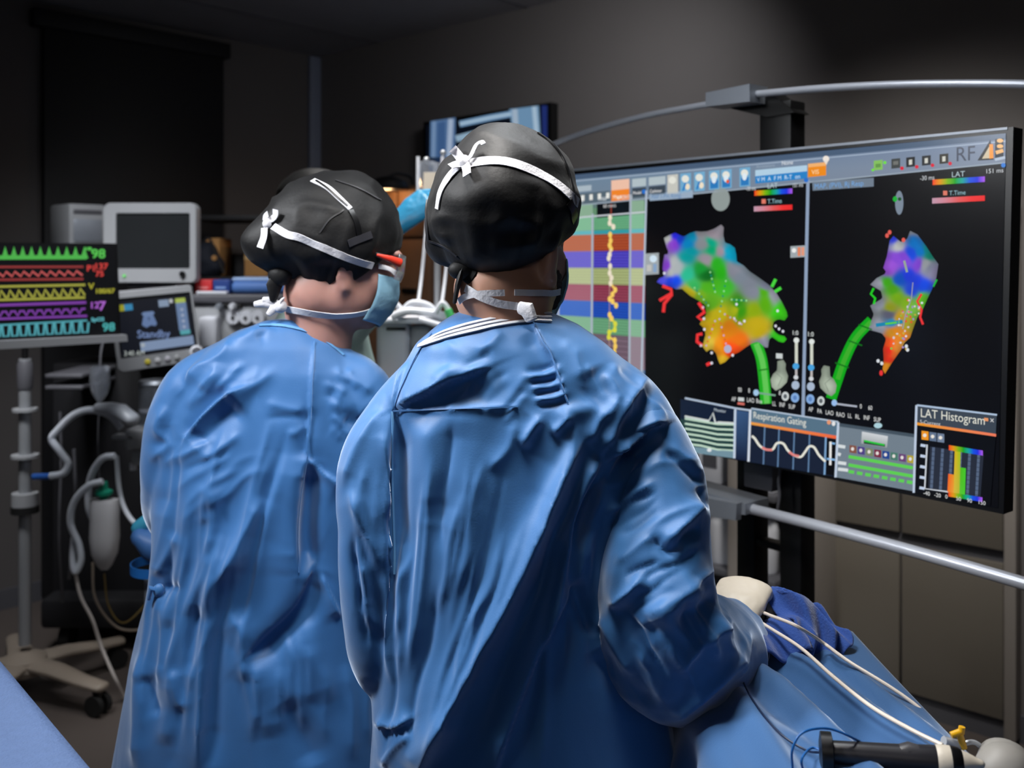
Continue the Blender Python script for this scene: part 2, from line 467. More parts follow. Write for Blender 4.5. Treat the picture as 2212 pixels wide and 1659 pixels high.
m = MB(); m.box((0, 2.6, CEIL+0.05), (10, 9.4, 0.1)); struct(m.obj('ceiling', M_ceil, smooth=False))
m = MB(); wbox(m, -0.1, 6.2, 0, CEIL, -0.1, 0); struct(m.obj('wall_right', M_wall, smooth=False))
RB = np.array([[NR[0], -DR[0], 0], [NR[1], -DR[1], 0], [0, 0, 1.0]])
def backp(s, off, z): q = C0+NR*s+DR*off; return np.array([q[0], q[1], z])
def back_s(px, off=0.0):
    k = (px-CX)/FPX; q = C0+DR*off; return (k*q[1]-q[0])/(NR[0]-k*NR[1])
def bbox(mb, s0, s1, z0, z1, o0, o1, bev=0.0):
    mb.box(backp((s0+s1)/2, (o0+o1)/2, (z0+z1)/2), (abs(s1-s0), abs(o1-o0), abs(z1-z0)), RB, bev)
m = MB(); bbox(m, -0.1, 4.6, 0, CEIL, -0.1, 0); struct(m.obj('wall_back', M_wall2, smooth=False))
m = MB(); bbox(m, 0.0, back_s(664), 0, CEIL-0.01, 0.0, 0.03, 0.006); struct(m.obj('trim_1', M_strip))
m = MB(); wbox(m, 0.05, 6.0, 0, 0.09, 0.0, 0.012); struct(m.obj('baseboard_right', M_greyd, smooth=False))
m = MB(); bbox(m, 0.05, 4.4, 0, 0.09, 0.0, 0.012); struct(m.obj('baseboard_back', M_greyd, smooth=False))
# dark sliding door in the back wall
dr = MB(); s0, s1 = back_s(484, 0.05), back_s(96, 0.05); bbox(dr, s0, s1, 0.02, CEIL-0.12, 0.01, 0.05, 0.004)
d1 = struct(dr.obj('door_1', M_dark)); ORIG['door_1'] = np.zeros(3)
q = MB(); bbox(q, s0-0.03, s1+0.05, CEIL-0.12, CEIL-0.04, 0.0, 0.07, 0.006); q.obj('door_track', M_dark, d1)
q = MB(); bbox(q, s0+0.10, s0+0.13, 0.95, 1.25, 0.05, 0.075, 0.006); q.obj('door_handle', M_greyd, d1)
# ceiling tile joints: thin strips
for a in (0.6, 1.8, 3.0):
    m = MB(); qd = np.array([C0[0]+DR[0]*a*0.9+NR[0]*1.6, C0[1]+DR[1]*a*0.9+NR[1]*1.6, CEIL-0.002])
    m.box(qd, (0.012, 3.2, 0.004), np.array([[DR[0], -NR[0], 0], [DR[1], -NR[1], 0], [0, 0, 1.0]])); struct(m.obj('trim_2' if a < 1 else 'trim_%d' % (3 if a < 2 else 4), M_greyd, smooth=False))

# ------------------------------------------------------------------ cupboards on the right wall
def on_wall(name, label, cat, s, off, z, group=None): return thing(name, label, cat, wallp(s, off, z), group)
t = on_wall('storage_cupboard', 'tall grey-brown cupboard with four doors below the big display, against the right wall', 'cupboard', wall_s(1950), 0.03, 0.0)
a0, a1, a2, a3, am = wall_s(1733, .05), wall_s(1759, .05), wall_s(2170, .05), wall_s(2197, .05), wall_s(1945, .05)
m = MB(); wbox(m, a1-0.01, a2+0.01, 0.05, 1.70, 0.0, 0.03); m.obj('carcass', M_greyd, t, smooth=False)
m = MB(); wbox(m, a1-0.02, a2+0.02, 0.0, 0.06, 0.0, 0.035); m.obj('plinth', M_greyd, t, smooth=False)
for (x0, x1) in ((a0, a1), (a2, a3)):
    m = MB(); wbox(m, x0, x1, 0.02, 1.715, 0.0, 0.062, 0.004); m.obj('jamb', M_cupframe, t)
m = MB(); wbox(m, a0, a3, 1.675, 1.735, 0.0, 0.064, 0.004); m.obj('header', M_cupframe, t)
for (x0, x1) in ((a1, am), (am, a2)):
    for (z0, z1) in ((0.075, 0.580), (0.622, 1.668)):
        m = MB(); wbox(m, x0+0.004, x1-0.004, z0, z1, 0.03, 0.050, 0.003); m.obj('door', M_cup, t)
t = on_wall('supply_cabinet', 'open-fronted grey supply cabinet behind the black display stand', 'cabinet', wall_s(1600), 0.1, 0.0)
b0, b1 = wall_s(1380, .12), wall_s(1727, .12)
m = MB(); wbox(m, b0, b1, 0.06, 1.5, 0.0, 0.012); m.obj('back_panel', M_greyd, t, smooth=False)
for x in (1383, 1586, 1722):
    s = wall_s(x, .3); m = MB(); wbox(m, s-0.028, s+0.028, 0.0, 1.5, 0.0, 0.30, 0.004); m.obj('upright', M_cupframe, t)
for z in (0.10, 0.42, 0.72, 1.02, 1.30, 1.48):
    m = MB(); wbox(m, b0+0.02, b1-0.01, z-0.012, z+0.012, 0.012, 0.29, 0.003); m.obj('shelf', M_greyd, t)
def bottle(px, z, h, r, label):
    s = wall_s(px, .2); t = on_wall('bottle', label, 'bottle', s, 0.2, z, 'bottles in the supply cabinet')
    c = wallp(s, .2, z)
    m = MB(); m.lathe(c, [(r*.9, 0), (r, .01), (r, h*.62), (r*.9, h*.72), (r*.45, h*.84), (r*.4, h*.9)]); m.obj('body', M_white, t)
    m = MB(); m.lathe(c, [(r*.46, h*.88), (r*.46, h*1.0), (r*.4, h*1.02)]); m.obj('cap', M_grey, t)
bottle(1650, 0.4325, 0.24, 0.055, 'tall white bottle on the cabinet shelf above the blue towel, between the black posts')
bottle(1560, 0.4325, 0.22, 0.05, 'white bottle low in the cabinet beside the right elbow of the nearer surgeon')
def carton(px, z, w_, h, d, label, mt):
    s = wall_s(px, .2); t = on_wall('supply_box', label, 'box', s, .17, z, 'boxes in the supply cabinet'); c = wallp(s, .17, z+h/2)
    m = MB(); m.box(c, (w_, d, h), RW, 0.004); m.obj('body', mt, t)
    m = MB(); m.box(c+np.array([NR[0], NR[1], 0])*(d/2+0.001), (w_*.6, 0.002, h*.4), RW); m.obj('label', M_greyd, t, smooth=False)
carton(1548, 0.7325, 0.10, 0.19, 0.16, 'white carton on the cabinet shelf just under the grey rail bracket', M_white)
carton(1660, 0.7325, 0.09, 0.09, 0.16, 'small white carton between the two black posts of the display stand', M_white)
carton(1555, 1.0325, 0.09, 0.14, 0.16, 'grey carton on the upper shelf, just below the big display', M_grey)

# ------------------------------------------------------------------ big display on its stand
DU = np.array([0.637, -0.771, 0.0]); DN = np.array([-0.771, -0.637, 0.0])
O = P(2178, 600, 1.81)
def plane(off): return Screen(O+DN*off, DU, DN)
def prism(mb, quad, n, d):
    q = np.array(quad); return mb.add(np.vstack([q, q-np.asarray(n)*d]), [(0, 1, 2, 3), (7, 6, 5, 4), (0, 4, 5, 1), (1, 5, 6, 2), (2, 6, 7, 3), (3, 7, 4, 0)])
p0, pf = plane(0.0), plane(-0.001)
big = thing('large_display', 'very large black-framed display showing two rainbow heart maps', 'display', O*[1, 1, 0]+np.array([0, 0, 1.44]))
TL, TR, BR, BL = (1165, 374), (2189, 274), (2168, 1111), (1165, 908)
m = MB(); prism(m, [pf.at(*c) for c in (TL, BL, BR, TR)], DN, 0.04); m.obj('housing', M_black, big, smooth=False)
m = MB(); prism(m, [p0.at(x, y, 0.001) for x, y in ((1165, 372), (1165, 377), (2176, 280), (2176, 274.5))], DN, 0.02); m.obj('top_rim', M_alu, big, smooth=False)
m = MB(); prism(m, [p0.at(x, y, -0.03) for x, y in ((1230, 520), (1230, 860), (1900, 900), (1900, 480))], DN, 0.04); m.obj('back_cover', M_black, big, smooth=False)
S = plane(0.0)
S.poly([(1172, 380), (1172, 902), (2156, 1098), (2173, 288)], (3, 3, 5), 0)
def row(y0, x): return 0
# top tool bar
def tb(x, f):      # y on the tool bar at column x, f = 0 top .. 1 bottom
    top = 384+(x-1172)*(288-384)/(2173-1172); bot = 452+(x-1172)*(352-452)/(2173-1172)
    return top+(bot-top)*f
S.poly([(1172, tb(1172, 0)), (1172, tb(1172, 1)), (2172, tb(2172, 1)), (2173, tb(2173, 0))], (116, 136, 156), 1,
       [(104, 130, 152), (110, 126, 142), (126, 138, 158), (112, 128, 156)])
S.poly([(1172, tb(1172, 0)), (1172, tb(1172, .16)), (2173, tb(2173, .2)), (2173, tb(2173, 0))], (72, 92, 118), 2)
S.line([(1172, tb(1172, .2)), (2172, tb(2172, .27))], 2.2, (160, 176, 196), 3)
S.line([(1172, tb(1172, .99)), (2172, tb(2172, .99))], 3, (150, 164, 178), 3)
def tq(x0, x1, f0, f1, col, layer=3): S.poly([(x0, tb(x0, f0)), (x0, tb(x0, f1)), (x1, tb(x1, f1)), (x1, tb(x1, f0))], col, layer)
tq(1238, 1278, .38, .56, (168, 182, 192)); tq(1238, 1318, .62, .95, (84, 100, 112))
for x in (1256, 1274, 1292, 1310): tq(x, x+7, .68, .86, (230, 230, 224), 4)
tq(1321, 1360, .3, .62, (236, 190, 166)); tq(1321, 1360, .62, .98, (238, 132, 40)); S.text('Maps', 1325, tb(1325, .9), 9, (250, 240, 220), 5)
tq(1366, 1396, .32, .58, (176, 190, 196)); tq(1366, 1396, .62, .9, (58, 70, 82)); S.text('Model', 1368, tb(1368, .82), 7, (240, 240, 240), 5)
tq(1402, 1438, .32, .58, (176, 190, 196)); tq(1402, 1438, .62, .9, (58, 70, 82)); S.text('Catheter', 1404, tb(1404, .82), 7, (240, 240, 240), 5)
for k, x in enumerate((1442, 1470, 1500, 1532, 1558, 1598)):
    c = (196, 196, 188) if k == 0 else (112, 168, 204)
    tq(x, x+23, .3, .92, c); S.disc(x+11, tb(x+11, .48), 8, 8, (226, 226, 216), 4)
    if k in (1, 2): S.disc(x+16, tb(x+16, .74), 5, 7, (236, 222, 196), 5); S.line([(x+6, tb(x, .85)), (x+12, tb(x, .6))], 4, (30, 120, 190), 5)
    if k in (3, 4, 5): tq(x+3, x+20, .62, .88, (44, 120, 186), 4); S.disc(x+11, tb(x+11, .6), 5, 8, (220, 232, 240), 5)
    if k == 4: S.disc(x+15, tb(x+15, .7), 3.5, 4, (226, 90, 50), 6)
S.text('Annotations', 1634, tb(1634, .36), 7, (150, 166, 182), 4); S.text('None', 1689, tb(1689, .34), 9, (226, 230, 234), 4)
tq(1632, 1744, .42, .62, (176, 206, 226)); tq(1632, 1744, .62, .86, (40, 128, 196)); S.text('V M  A  F M  R-T  on', 1636, tb(1636, .8), 9, (210, 232, 246), 5)
tq(1746, 1785, .38, .82, (240, 176, 110)); tq(1746, 1785, .5, .82, (236, 138, 24), 4); S.text('VIS', 1754, tb(1754, .74), 10, (250, 220, 170), 5)
S.disc(1785, tb(1785, .2)+5, 7, 7, (236, 226, 216), 4); S.poly([(1779, tb(1779, .2)+8), (1791, tb(1791, .2)+7), (1786, tb(1785, .2)+18)], (226, 216, 206), 4)
for x, c in ((1888, (130, 190, 90)), (1926, (62, 66, 66)), (1958, (30, 32, 34)), (1992, (34, 36, 38)), (2030, (44, 42, 30))):
    y = tb(x, .66)
    S.quad(x, y-11, x+19, y+10, c, 3, -2)
    if x == 1888: S.disc(x+24, y-7, 3.5, 3.5, (110, 220, 60), 4); S.disc(x-2, y+9, 3, 3, (110, 220, 60), 4); S.quad(x+4, y-4, x+15, y+4, (96, 150, 70), 4, -1)
    elif x != 1926: S.quad(x+6, y-6, x+13, y+5, (206, 206, 196), 4, -1)
    else: S.quad(x+4, y-6, x+15, y+2, (110, 112, 108), 4, -1)
    if x != 1888: S.disc(x+23, y+9, 4, 4, (214, 20, 50), 4)
S.text('RF', 2064, 349, 32, (58, 66, 84), 4, wx=.92)
S.poly([(2112, 347), (2140, 302), (2147, 345)], (24, 24, 26), 4); S.poly([(2122, 343), (2138, 316), (2138, 342)], (206, 190, 160), 5); S.poly([(2138, 312), (2146, 311), (2147, 342), (2138, 343)], (244, 150, 40), 6)
S.quad(2150, 301, 2168, 343, (22, 30, 42), 4, -2)
for y in (304, 316): S.disc(2161, y, 7, 4.5, (236, 180, 110), 5)
S.line([(2152, 330), (2168, 325)], 8, (236, 180, 110), 5); S.line([(2150, 345), (2172, 340)], 6, (176, 190, 208), 5)
# signal column at the left
LX0, LX1 = 1180, 1394
def cy(x, y): return y+(x-1394)*0.02*(-(y-570)/160)       # rows fan out from the horizon line towards the right
S.poly([(1180, 436), (1180, 462), (1394, 436), (1394, 415)], (92, 108, 118), 2)
for x, t_ in ((1246, 'BEAT'), (1292, '1-MAP'), (1334, '1-POINT S')): S.text(t_, x, 439-(x-1246)*.09, 9, (220, 226, 230), 4, wx=.8)
bands = [(432, 462, (96, 138, 106)), (462, 494, (88, 150, 110)), (494, 503, (50, 150, 160)), (503, 541, (150, 62, 30)), (541, 579, (66, 56, 170)),
         (579, 617, (146, 156, 104)), (617, 655, (124, 44, 66)), (655, 692, (10, 60, 160)), (692, 729, (88, 142, 104)), (729, 800, (104, 84, 98)), (800, 860, (60, 90, 130))]
def by(x, y): return 570+(y-570)*(x+631)/(1394+631)
for y0, y1, c in bands:
    S.poly([(1180, by(1180, y0)), (1180, by(1180, y1)), (1394, y1), (1394, y0)], c, 2)
    lt = tuple(min(255, int(v*.8+60)) for v in c)
    for (xa, xb) in ((1180, 1281), (1362, 1392)):
        S.poly([(xa, by(xa, y0)), (xa, by(xa, y1)), (xb, by(xb, y1)), (xb, by(xb, y0))], lt, 3)
    if y1-y0 > 20 and y0 > 460:
        n = 5
        for k in range(1, n+1):
            y = y0+(y1-y0)*k/(n+1); S.line([(1180, by(1180, y)), (1392, by(1392, y))], .9, tuple(min(255, int(v*1.2+22)) for v in c), 4)
S.poly([(1290, by(1290, 434)), (1290, by(1290, 466)), (1362, by(1362, 462)), (1362, by(1362, 432))], (5, 4, 5), 4); S.text('60 mm/s', 1304, 449, 8, (214, 214, 214), 6); S.line([(1321, 440), (1321, 466)], 2, (160, 60, 40), 5)
S.line([(1180, 484), (1260, 469), (1394, 458)], 3, (200, 206, 214), 5)
for x, xx in ((1281, 1278), (1363, 1360), (1208, 1206)): S.line([(x, 462 if x < 1290 else 420), (xx, 840)], 4.5, (166, 176, 190), 5)
S.line([(1397, 412), (1384, 905)], 4, (176, 188, 204), 5)
pts = [(1319, 470, 0), (1318, 482, 0), (1326, 490, 0), (1319, 507, 1), (1320, 520, 1), (1318, 530, 1), (1321, 538, 1), (1318, 550, 0), (1316, 558, 0), (1319, 575, 0), (1318, 590, 0), (1322, 600, 0), (1320, 612, 0),
       (1330, 626, 1), (1324, 636, 1), (1318, 646, 1), (1324, 651, 1), (1332, 660, 1), (1318, 680, 1), (1322, 688, 1), (1330, 700, 2), (1329, 712, 2), (1317, 718, 2), (1316, 728, 2), (1329, 735, 1), (1330, 748, 1), (1328, 760, 1)]
for k, (x, y, q) in enumerate(pts):
    S.disc(x, y, 4.2, 6.5, [(234, 224, 200), (244, 204, 96), (214, 214, 60)][q], 6)
    if k and pts[k][1]-pts[k-1][1] < 16: S.line([pts[k-1][:2], (x, y)], 4.5, [(226, 210, 190), (238, 196, 90), (206, 206, 60)][q], 6)
S.line([(1318, 500), (1317, 760)], 1.2, (190, 150, 140), 5)
# dividers and heart-map windows
S.line([(1746, 388), (1735, 905)], 7, (140, 158, 184), 3)
S.disc(1742, 389, 5, 5, (40, 110, 200), 4); S.disc(2168, 357, 5, 5, (40, 120, 210), 4); S.disc(1392, 414, 5, 5, (40, 110, 200), 4)
S.poly([(1403, 419), (1404, 434), (1497, 427), (1497, 411)], (150, 170, 192), 3); S.text('MAP 1-PVI, R(sng)', 1408, 430, 9, (92, 130, 176), 5, wx=.9)
S.poly([(1755, 393), (1756, 412), (1888, 403), (1888, 384)], (110, 124, 140), 3); S.text('MAP, (PVI), Rj Resp', 1760, 408, 11, (112, 164, 220), 5, wx=.95)
S.disc(1557, 430, 20, 26, (142, 152, 150), 3, 24); S.disc(1943, 438, 9, 26, (120, 134, 150), 3, 24); S.disc(1934, 430, 5, 6, (20, 170, 50), 4); S.disc(1944, 430, 4, 4, (10, 80, 30), 4)
def rainbow(x0, x1, ya, yb, hgt, cols):
    n = len(cols)-1
    for k in range(n):
        xa, xb = x0+(x1-x0)*k/n, x0+(x1-x0)*(k+1)/n; y0 = ya+(yb-ya)*k/n; y1 = ya+(yb-ya)*(k+1)/n
        S.poly([(xa, y0), (xa, y0+hgt), (xb, y1+hgt), (xb, y1)], cols[k], 3, [cols[k], cols[k], cols[k+1], cols[k+1]])
RBW = [(240, 60, 30), (220, 150, 10), (120, 180, 10), (20, 160, 30), (20, 160, 150), (20, 80, 220), (30, 50, 220), (170, 90, 230)]
PNK = [(190, 150, 170), (206, 130, 145), (222, 90, 90), (236, 50, 50), (230, 40, 40)]
rainbow(1630, 1712, 412, 407, 11, RBW); rainbow(1629, 1712, 446, 442, 11, PNK); rainbow(2015, 2128, 388, 381, 12, RBW); rainbow(2014, 2128, 428, 422, 12, PNK)
S.text('LAT', 1658, 407, 11, (180, 200, 206), 5); S.text('-30 ms', 1612, 412, 9, (206, 210, 214), 5, wx=.75); S.text('151 ms', 1712, 405, 9, (206, 210, 214), 5, wx=.75)
S.text('LAT', 2056, 383, 12, (180, 200, 206), 5); S.text('-30 ms', 1988, 390, 10, (206, 210, 214), 5, wx=.85); S.text('151 ms', 2129, 375, 10, (206, 210, 214), 5, wx=.95)
for x, y in ((1646, 440), (2038, 422)): S.quad(x, y-10, x+9, y, (220, 120, 100), 5); S.text('T.Time', x+13, y, 10, (150, 190, 200), 5, wx=.9)
def cvt(ox, oy, sc): return lambda L_: [(ox+a*sc, oy+b*sc) for a, b in L_]
k1 = cvt(1400, 470, 340/1612)
out1 = k1([(165, 210), (200, 190), (240, 170), (280, 155), (330, 180), (370, 195), (430, 160), (490, 140), (540, 145), (610, 140), (680, 115), (750, 72), (777, 100), (772, 180), (790, 260), (840, 272), (890, 310), (905, 380), (910, 450), (980, 490), (1040, 550), (1130, 610), (1240, 690), (1320, 780), (1370, 860), (1420, 960), (1432, 1010), (1400, 1055), (1340, 1040), (1290, 1060), (1275, 1120), (1300, 1170), (1340, 1200), (1400, 1215), (1422, 1245), (1390, 1282), (1340, 1270), (1260, 1215), (1240, 1260), (1230, 1330), (1200, 1330), (1130, 1270), (1060, 1290), (1000, 1330), (930, 1380), (860, 1410), (790, 1480), (740, 1502), (720, 1460), (700, 1390), (650, 1340), (600, 1375), (560, 1320), (590, 1200), (580, 1140), (530, 1090), (560, 1040), (600, 990), (590, 900), (520, 850), (430, 800), (350, 730), (290, 735), (230, 705), (150, 690), (90, 660), (120, 620), (180, 600), (150, 530), (155, 470), (170, 380), (220, 370), (190, 300)])
ct = [(230, 270, (140, 70, 205)), (290, 260, (130, 60, 200)), (285, 180, (40, 40, 230)), (340, 220, (20, 60, 200)), (190, 230, (196, 200, 196)), (430, 250, (0, 130, 190)), (480, 190, (0, 140, 180)), (410, 420, (0, 150, 150)), (460, 340, (0, 150, 160)), (570, 165, (140, 140, 145)), (560, 260, (135, 140, 145)), (720, 110, (150, 145, 155)), (690, 160, (150, 140, 150)), (590, 440, (150, 140, 150)), (640, 260, (0, 165, 130)), (640, 330, (0, 165, 110)), (850, 380, (0, 150, 185)), (820, 320, (0, 150, 180)), (550, 530, (20, 150, 50)), (590, 580, (10, 110, 30)), (700, 480, (40, 170, 30)), (750, 560, (40, 175, 20)), (745, 330, (150, 135, 145)), (940, 600, (122, 132, 145)), (1060, 680, (125, 132, 145)), (1080, 790, (130, 135, 150)), (880, 540, (130, 132, 145)), (1200, 730, (125, 130, 150)), (1290, 790, (150, 150, 165)), (420, 590, (40, 180, 140)), (470, 700, (50, 175, 90)), (300, 650, (10, 70, 225)), (240, 640, (30, 60, 220)), (260, 480, (170, 176, 176)), (310, 530, (165, 172, 175)), (185, 500, (130, 60, 200)), (240, 560, (170, 175, 175)), (130, 650, (80, 80, 235)), (600, 720, (80, 180, 30)), (690, 680, (70, 180, 30)), (800, 700, (60, 180, 40)), (420, 760, (200, 185, 20)), (520, 800, (120, 175, 30)), (1200, 880, (90, 172, 10)), (1180, 790, (80, 170, 10)), (1350, 950, (60, 200, 20)), (1080, 950, (140, 170, 10)), (900, 950, (165, 172, 20)), (700, 1000, (195, 178, 20)), (650, 1130, (205, 165, 20)), (850, 1150, (215, 125, 15)), (950, 1260, (228, 110, 15)), (820, 1380, (245, 70, 20)), (900, 1350, (245, 80, 20)), (760, 1470, (240, 195, 40)), (1150, 1150, (190, 165, 15)), (1100, 1080, (190, 165, 20)), (1190, 1285, (160, 160, 180)), (1350, 1230, (60, 230, 30)), (620, 1300, (215, 185, 60)), (640, 880, (95, 172, 30)), (920, 900, (40, 140, 20)), (950, 960, (50, 145, 10)), (720, 1330, (230, 140, 20))]
ct1 = [(*k1([c[:2]])[0], c[2]) for c in ct]
S.line([(1632, 738), (1645, 775), (1652, 830), (1655, 872)], 24, (28, 170, 30), 2, 5); S.line([(1634, 742), (1647, 780), (1654, 830), (1657, 872)], 12, (96, 196, 84), 3, 5); S.line([(1640, 800), (1660, 797)], 3, (20, 120, 20), 4)
S.blob(out1, ct1, 3.4, 3, 5)
RED = (232, 50, 52)
for L_ in ([(150, 700), (240, 735), (245, 790), (170, 880), (160, 970)], [(240, 780), (120, 850)], [(520, 870), (560, 930), (580, 970), (510, 1020), (560, 1050)], [(560, 1190), (510, 1200), (505, 1270), (560, 1310)], [(600, 1510), (640, 1490)]):
    S.line(k1(L_), 7, RED, 5)
for (x, y) in k1([(565, 920), (575, 1035), (655, 1490), (655, 1385), (870, 1410), (910, 888), (885, 1035), (990, 1060), (1310, 1110), (1345, 1140), (1385, 1165), (170, 570), (545, 1310), (580, 1145), (1330, 955), (940, 1080)]): S.disc(x, y, 2.8, 3.2, (220, 220, 232), 5, 10)
for (a, b) in (((735, 1040), (800, 1290)), ((690, 1060), (600, 1310)), ((480, 720), (620, 900)), ((800, 650), (740, 960)), ((640, 560), (690, 760)), ((790, 990), (960, 1090)), ((860, 840), (1010, 850))):
    for k in range(7):
        q = k1([(a[0]+(b[0]-a[0])*k/6, a[1]+(b[1]-a[1])*k/6)])[0]; c = [(200, 170, 210), (214, 90, 40)][k % 2] if a[1] > 980 else [(150, 220, 150), (20, 130, 110)][k % 2]
        S.disc(*q, 1.9, 2.3, c, 5, 8)
S.disc(*k1([(820, 1345)])[0], 8, 9, (176, 176, 204), 5)
for a, b in (((1270, 710), (1310, 630)), ((1300, 760), (1365, 720))): S.line(k1([a, b]), 7, (70, 210, 60), 4)
# second map
k2 = cvt(1700, 240, 512/1633); k3 = cvt(1700, 700, 512/1930)
S.line(k3([(690, -30), (560, 110), (470, 290), (410, 460), (360, 610)]), 23, (10, 165, 20), 2, 6); S.line(k3([(685, -20), (560, 118), (470, 292), (415, 450)]), 10, (60, 170, 40), 3, 6)
for a in ((560, 150), (450, 330), (640, 20)): S.line(k3([(a[0]-55, a[1]-15), (a[0]+55, a[1]+25)]), 3, (10, 110, 20), 4)
o2 = k2([(850, 825), (900, 850), (960, 930), (1005, 1000), (1045, 1055), (1030, 1150), (1000, 1230), (970, 1290), (940, 1360), (900, 1420), (870, 1500), (850, 1560)])+k3([(960, 150), (930, 210), (880, 280), (840, 340), (800, 405), (780, 370), (790, 290), (785, 200), (810, 120), (775, 75), (665, 45), (680, -5)])+k2([(600, 1400), (575, 1340), (660, 1290), (650, 1240), (575, 1195), (620, 1150), (690, 1115), (665, 1080), (690, 1000), (710, 890), (735, 860), (790, 905), (830, 880)])
c2 = [(760, 920, (180, 182, 182)), (735, 880, (40, 60, 220)), (740, 1020, (130, 70, 205)), (700, 1080, (150, 80, 210)), (790, 1000, (120, 65, 200)), (900, 1050, (120, 65, 200)), (850, 970, (20, 70, 210)), (880, 900, (0, 110, 190)), (920, 960, (0, 110, 190)), (960, 950, (0, 130, 130)), (990, 1000, (0, 130, 110)), (860, 835, (150, 155, 165)), (1000, 1080, (120, 125, 145)), (1030, 1100, (130, 125, 155)), (970, 1060, (150, 155, 160)), (830, 1130, (30, 60, 220)), (900, 1180, (30, 60, 215)), (960, 1210, (20, 70, 215)), (780, 1150, (10, 80, 190)), (860, 1230, (30, 70, 210)), (620, 1190, (150, 152, 165)), (690, 1170, (60, 160, 10)), (730, 1220, (70, 150, 10)), (760, 1280, (110, 160, 10)), (830, 1310, (120, 165, 20)), (950, 1310, (90, 180, 30)), (650, 1340, (140, 145, 160)), (700, 1350, (140, 150, 20)), (700, 1400, (90, 90, 110)), (620, 1500, (150, 155, 170)), (720, 1450, (0, 140, 190)), (760, 1420, (190, 150, 20)), (740, 1510, (215, 130, 15)), (840, 1480, (170, 160, 30)), (900, 1400, (110, 170, 60)), (800, 1560, (215, 120, 20)), (700, 1600, (235, 80, 20)), (740, 1640, (230, 60, 20)), (820, 1600, (200, 150, 60))]
ct2 = [(*k2([c[:2]])[0], c[2]) for c in c2]+[(*k3([(q[0], q[1])])[0], q[2]) for q in ((830, 200, (226, 40, 20)), (880, 200, (210, 150, 50)), (820, 290, (230, 50, 20)), (820, 350, (235, 150, 30)), (860, 60, (190, 130, 20)))]
S.blob(o2, ct2, 3.2, 3, 5)
random.seed(8)
for _ in range(46):
    a = random.random(); q = k2([(880-a*110+random.uniform(-60, 60), 1300+a*330+random.uniform(-20, 20))])[0]
    S.disc(*q, random.uniform(1.5, 2.8), random.uniform(1.8, 3.2), random.choice([(210, 200, 210), (220, 220, 225), (226, 60, 40), (120, 190, 70), (160, 140, 200), (200, 170, 60)]), 5, 8)
for L_ in ([(930, 1260), (900, 1310), (930, 1370), (920, 1420), (940, 1470)],): S.line(k2(L_), 5, RED, 5)
for (x, y) in ((710, 835), (692, 858), (805, 888)): S.disc(*k2([(x, y)])[0], 4, 5, (220, 90, 80), 5)
S.line(k2([(870, 1180), (860, 1290), (820, 1400), (800, 1500)]), 2.2, (150, 150, 170), 5); S.line(k2([(810, 1030), (830, 1110)]), 5, (150, 165, 150), 5)
S.line(k2([(600, 1220), (580, 1260), (610, 1290), (600, 1330)]), 5, (30, 200, 30), 4); S.line(k2([(1035, 1160), (1010, 1210)]), 4, (30, 170, 60), 4)
S.line(k2([(615, 1475), (800, 1450)]), 8, (20, 130, 170), 5); S.line(k2([(680, 1466), (760, 1456)]), 4, (90, 200, 60), 6)
for q in k3([(745, 300), (775, 320), (975, 180), (985, 210)]): S.disc(*q, 3.5, 4, (215, 220, 225), 5)
S.disc(*k3([(770, 398)])[0], 4, 6, (230, 50, 50), 5)
# torso-shaped heart icons, sliders, captions
for (x, y, mir) in ((1684, 808, 1), (1789, 820, -1)):
    o_ = [(-4, -28), (9, -31), (15, -22), (14, -10), (20, 4), (17, 18), (4, 30), (-8, 36), (-17, 28), (-20, 12), (-14, 0), (-5, -8)]
    S.blob([(x+a*mir*.95, y+b) for a, b in o_], [(x, y, (170, 182, 164)), (x+9, y-10, (150, 162, 146)), (x-9, y+10, (176, 188, 170))], 3.2, 4)
    S.line([(x-8*mir, y-4), (x+6*mir, y+8), (x-2*mir, y+26)], 1.4, (120, 130, 118), 6)
S.quad(1677, 763, 1691, 774, (200, 206, 206), 4, 1)
for x in (1721, 1754):
    dy = 0 if x < 1740 else 3
    S.text('1:0', x-10, 723+dy, 10, (216, 222, 220), 5); S.disc(x, 735+dy, 6, 6, (220, 226, 222), 4); S.quad(x-3.4, 740+dy, x+3, 792+dy, (206, 210, 196), 3)
    S.disc(x-1, 791+dy, 7, 7, (70, 160, 220), 5); S.quad(x-3, 796+dy, x+2, 810+dy, (186, 180, 180), 3); S.disc(x-1, 815+dy, 5, 5, (206, 210, 214), 4); S.disc(x-2, 832+dy, 8.5, 9.5, (166, 182, 204), 4); S.disc(x-3, 859+dy, 9, 10.5, (130, 168, 216), 4); S.disc(x-3, 859+dy, 4, 5, (90, 130, 190), 5)
S.disc(1697, 856, 8, 10, (200, 206, 206), 4); S.disc(1697, 856, 4, 5, (90, 96, 100), 5); S.disc(1774, 866, 8, 10, (200, 206, 206), 4); S.disc(1774, 866, 4, 5, (90, 96, 100), 5)
S.line([(1634, 848), (1676, 854)], 4, (120, 160, 140), 4); S.disc(1634, 848, 6, 7, (160, 196, 226), 5); S.line([(1806, 872), (1852, 878)], 4, (170, 176, 190), 4); S.disc(1803, 870, 6, 7, (150, 186, 230), 5)
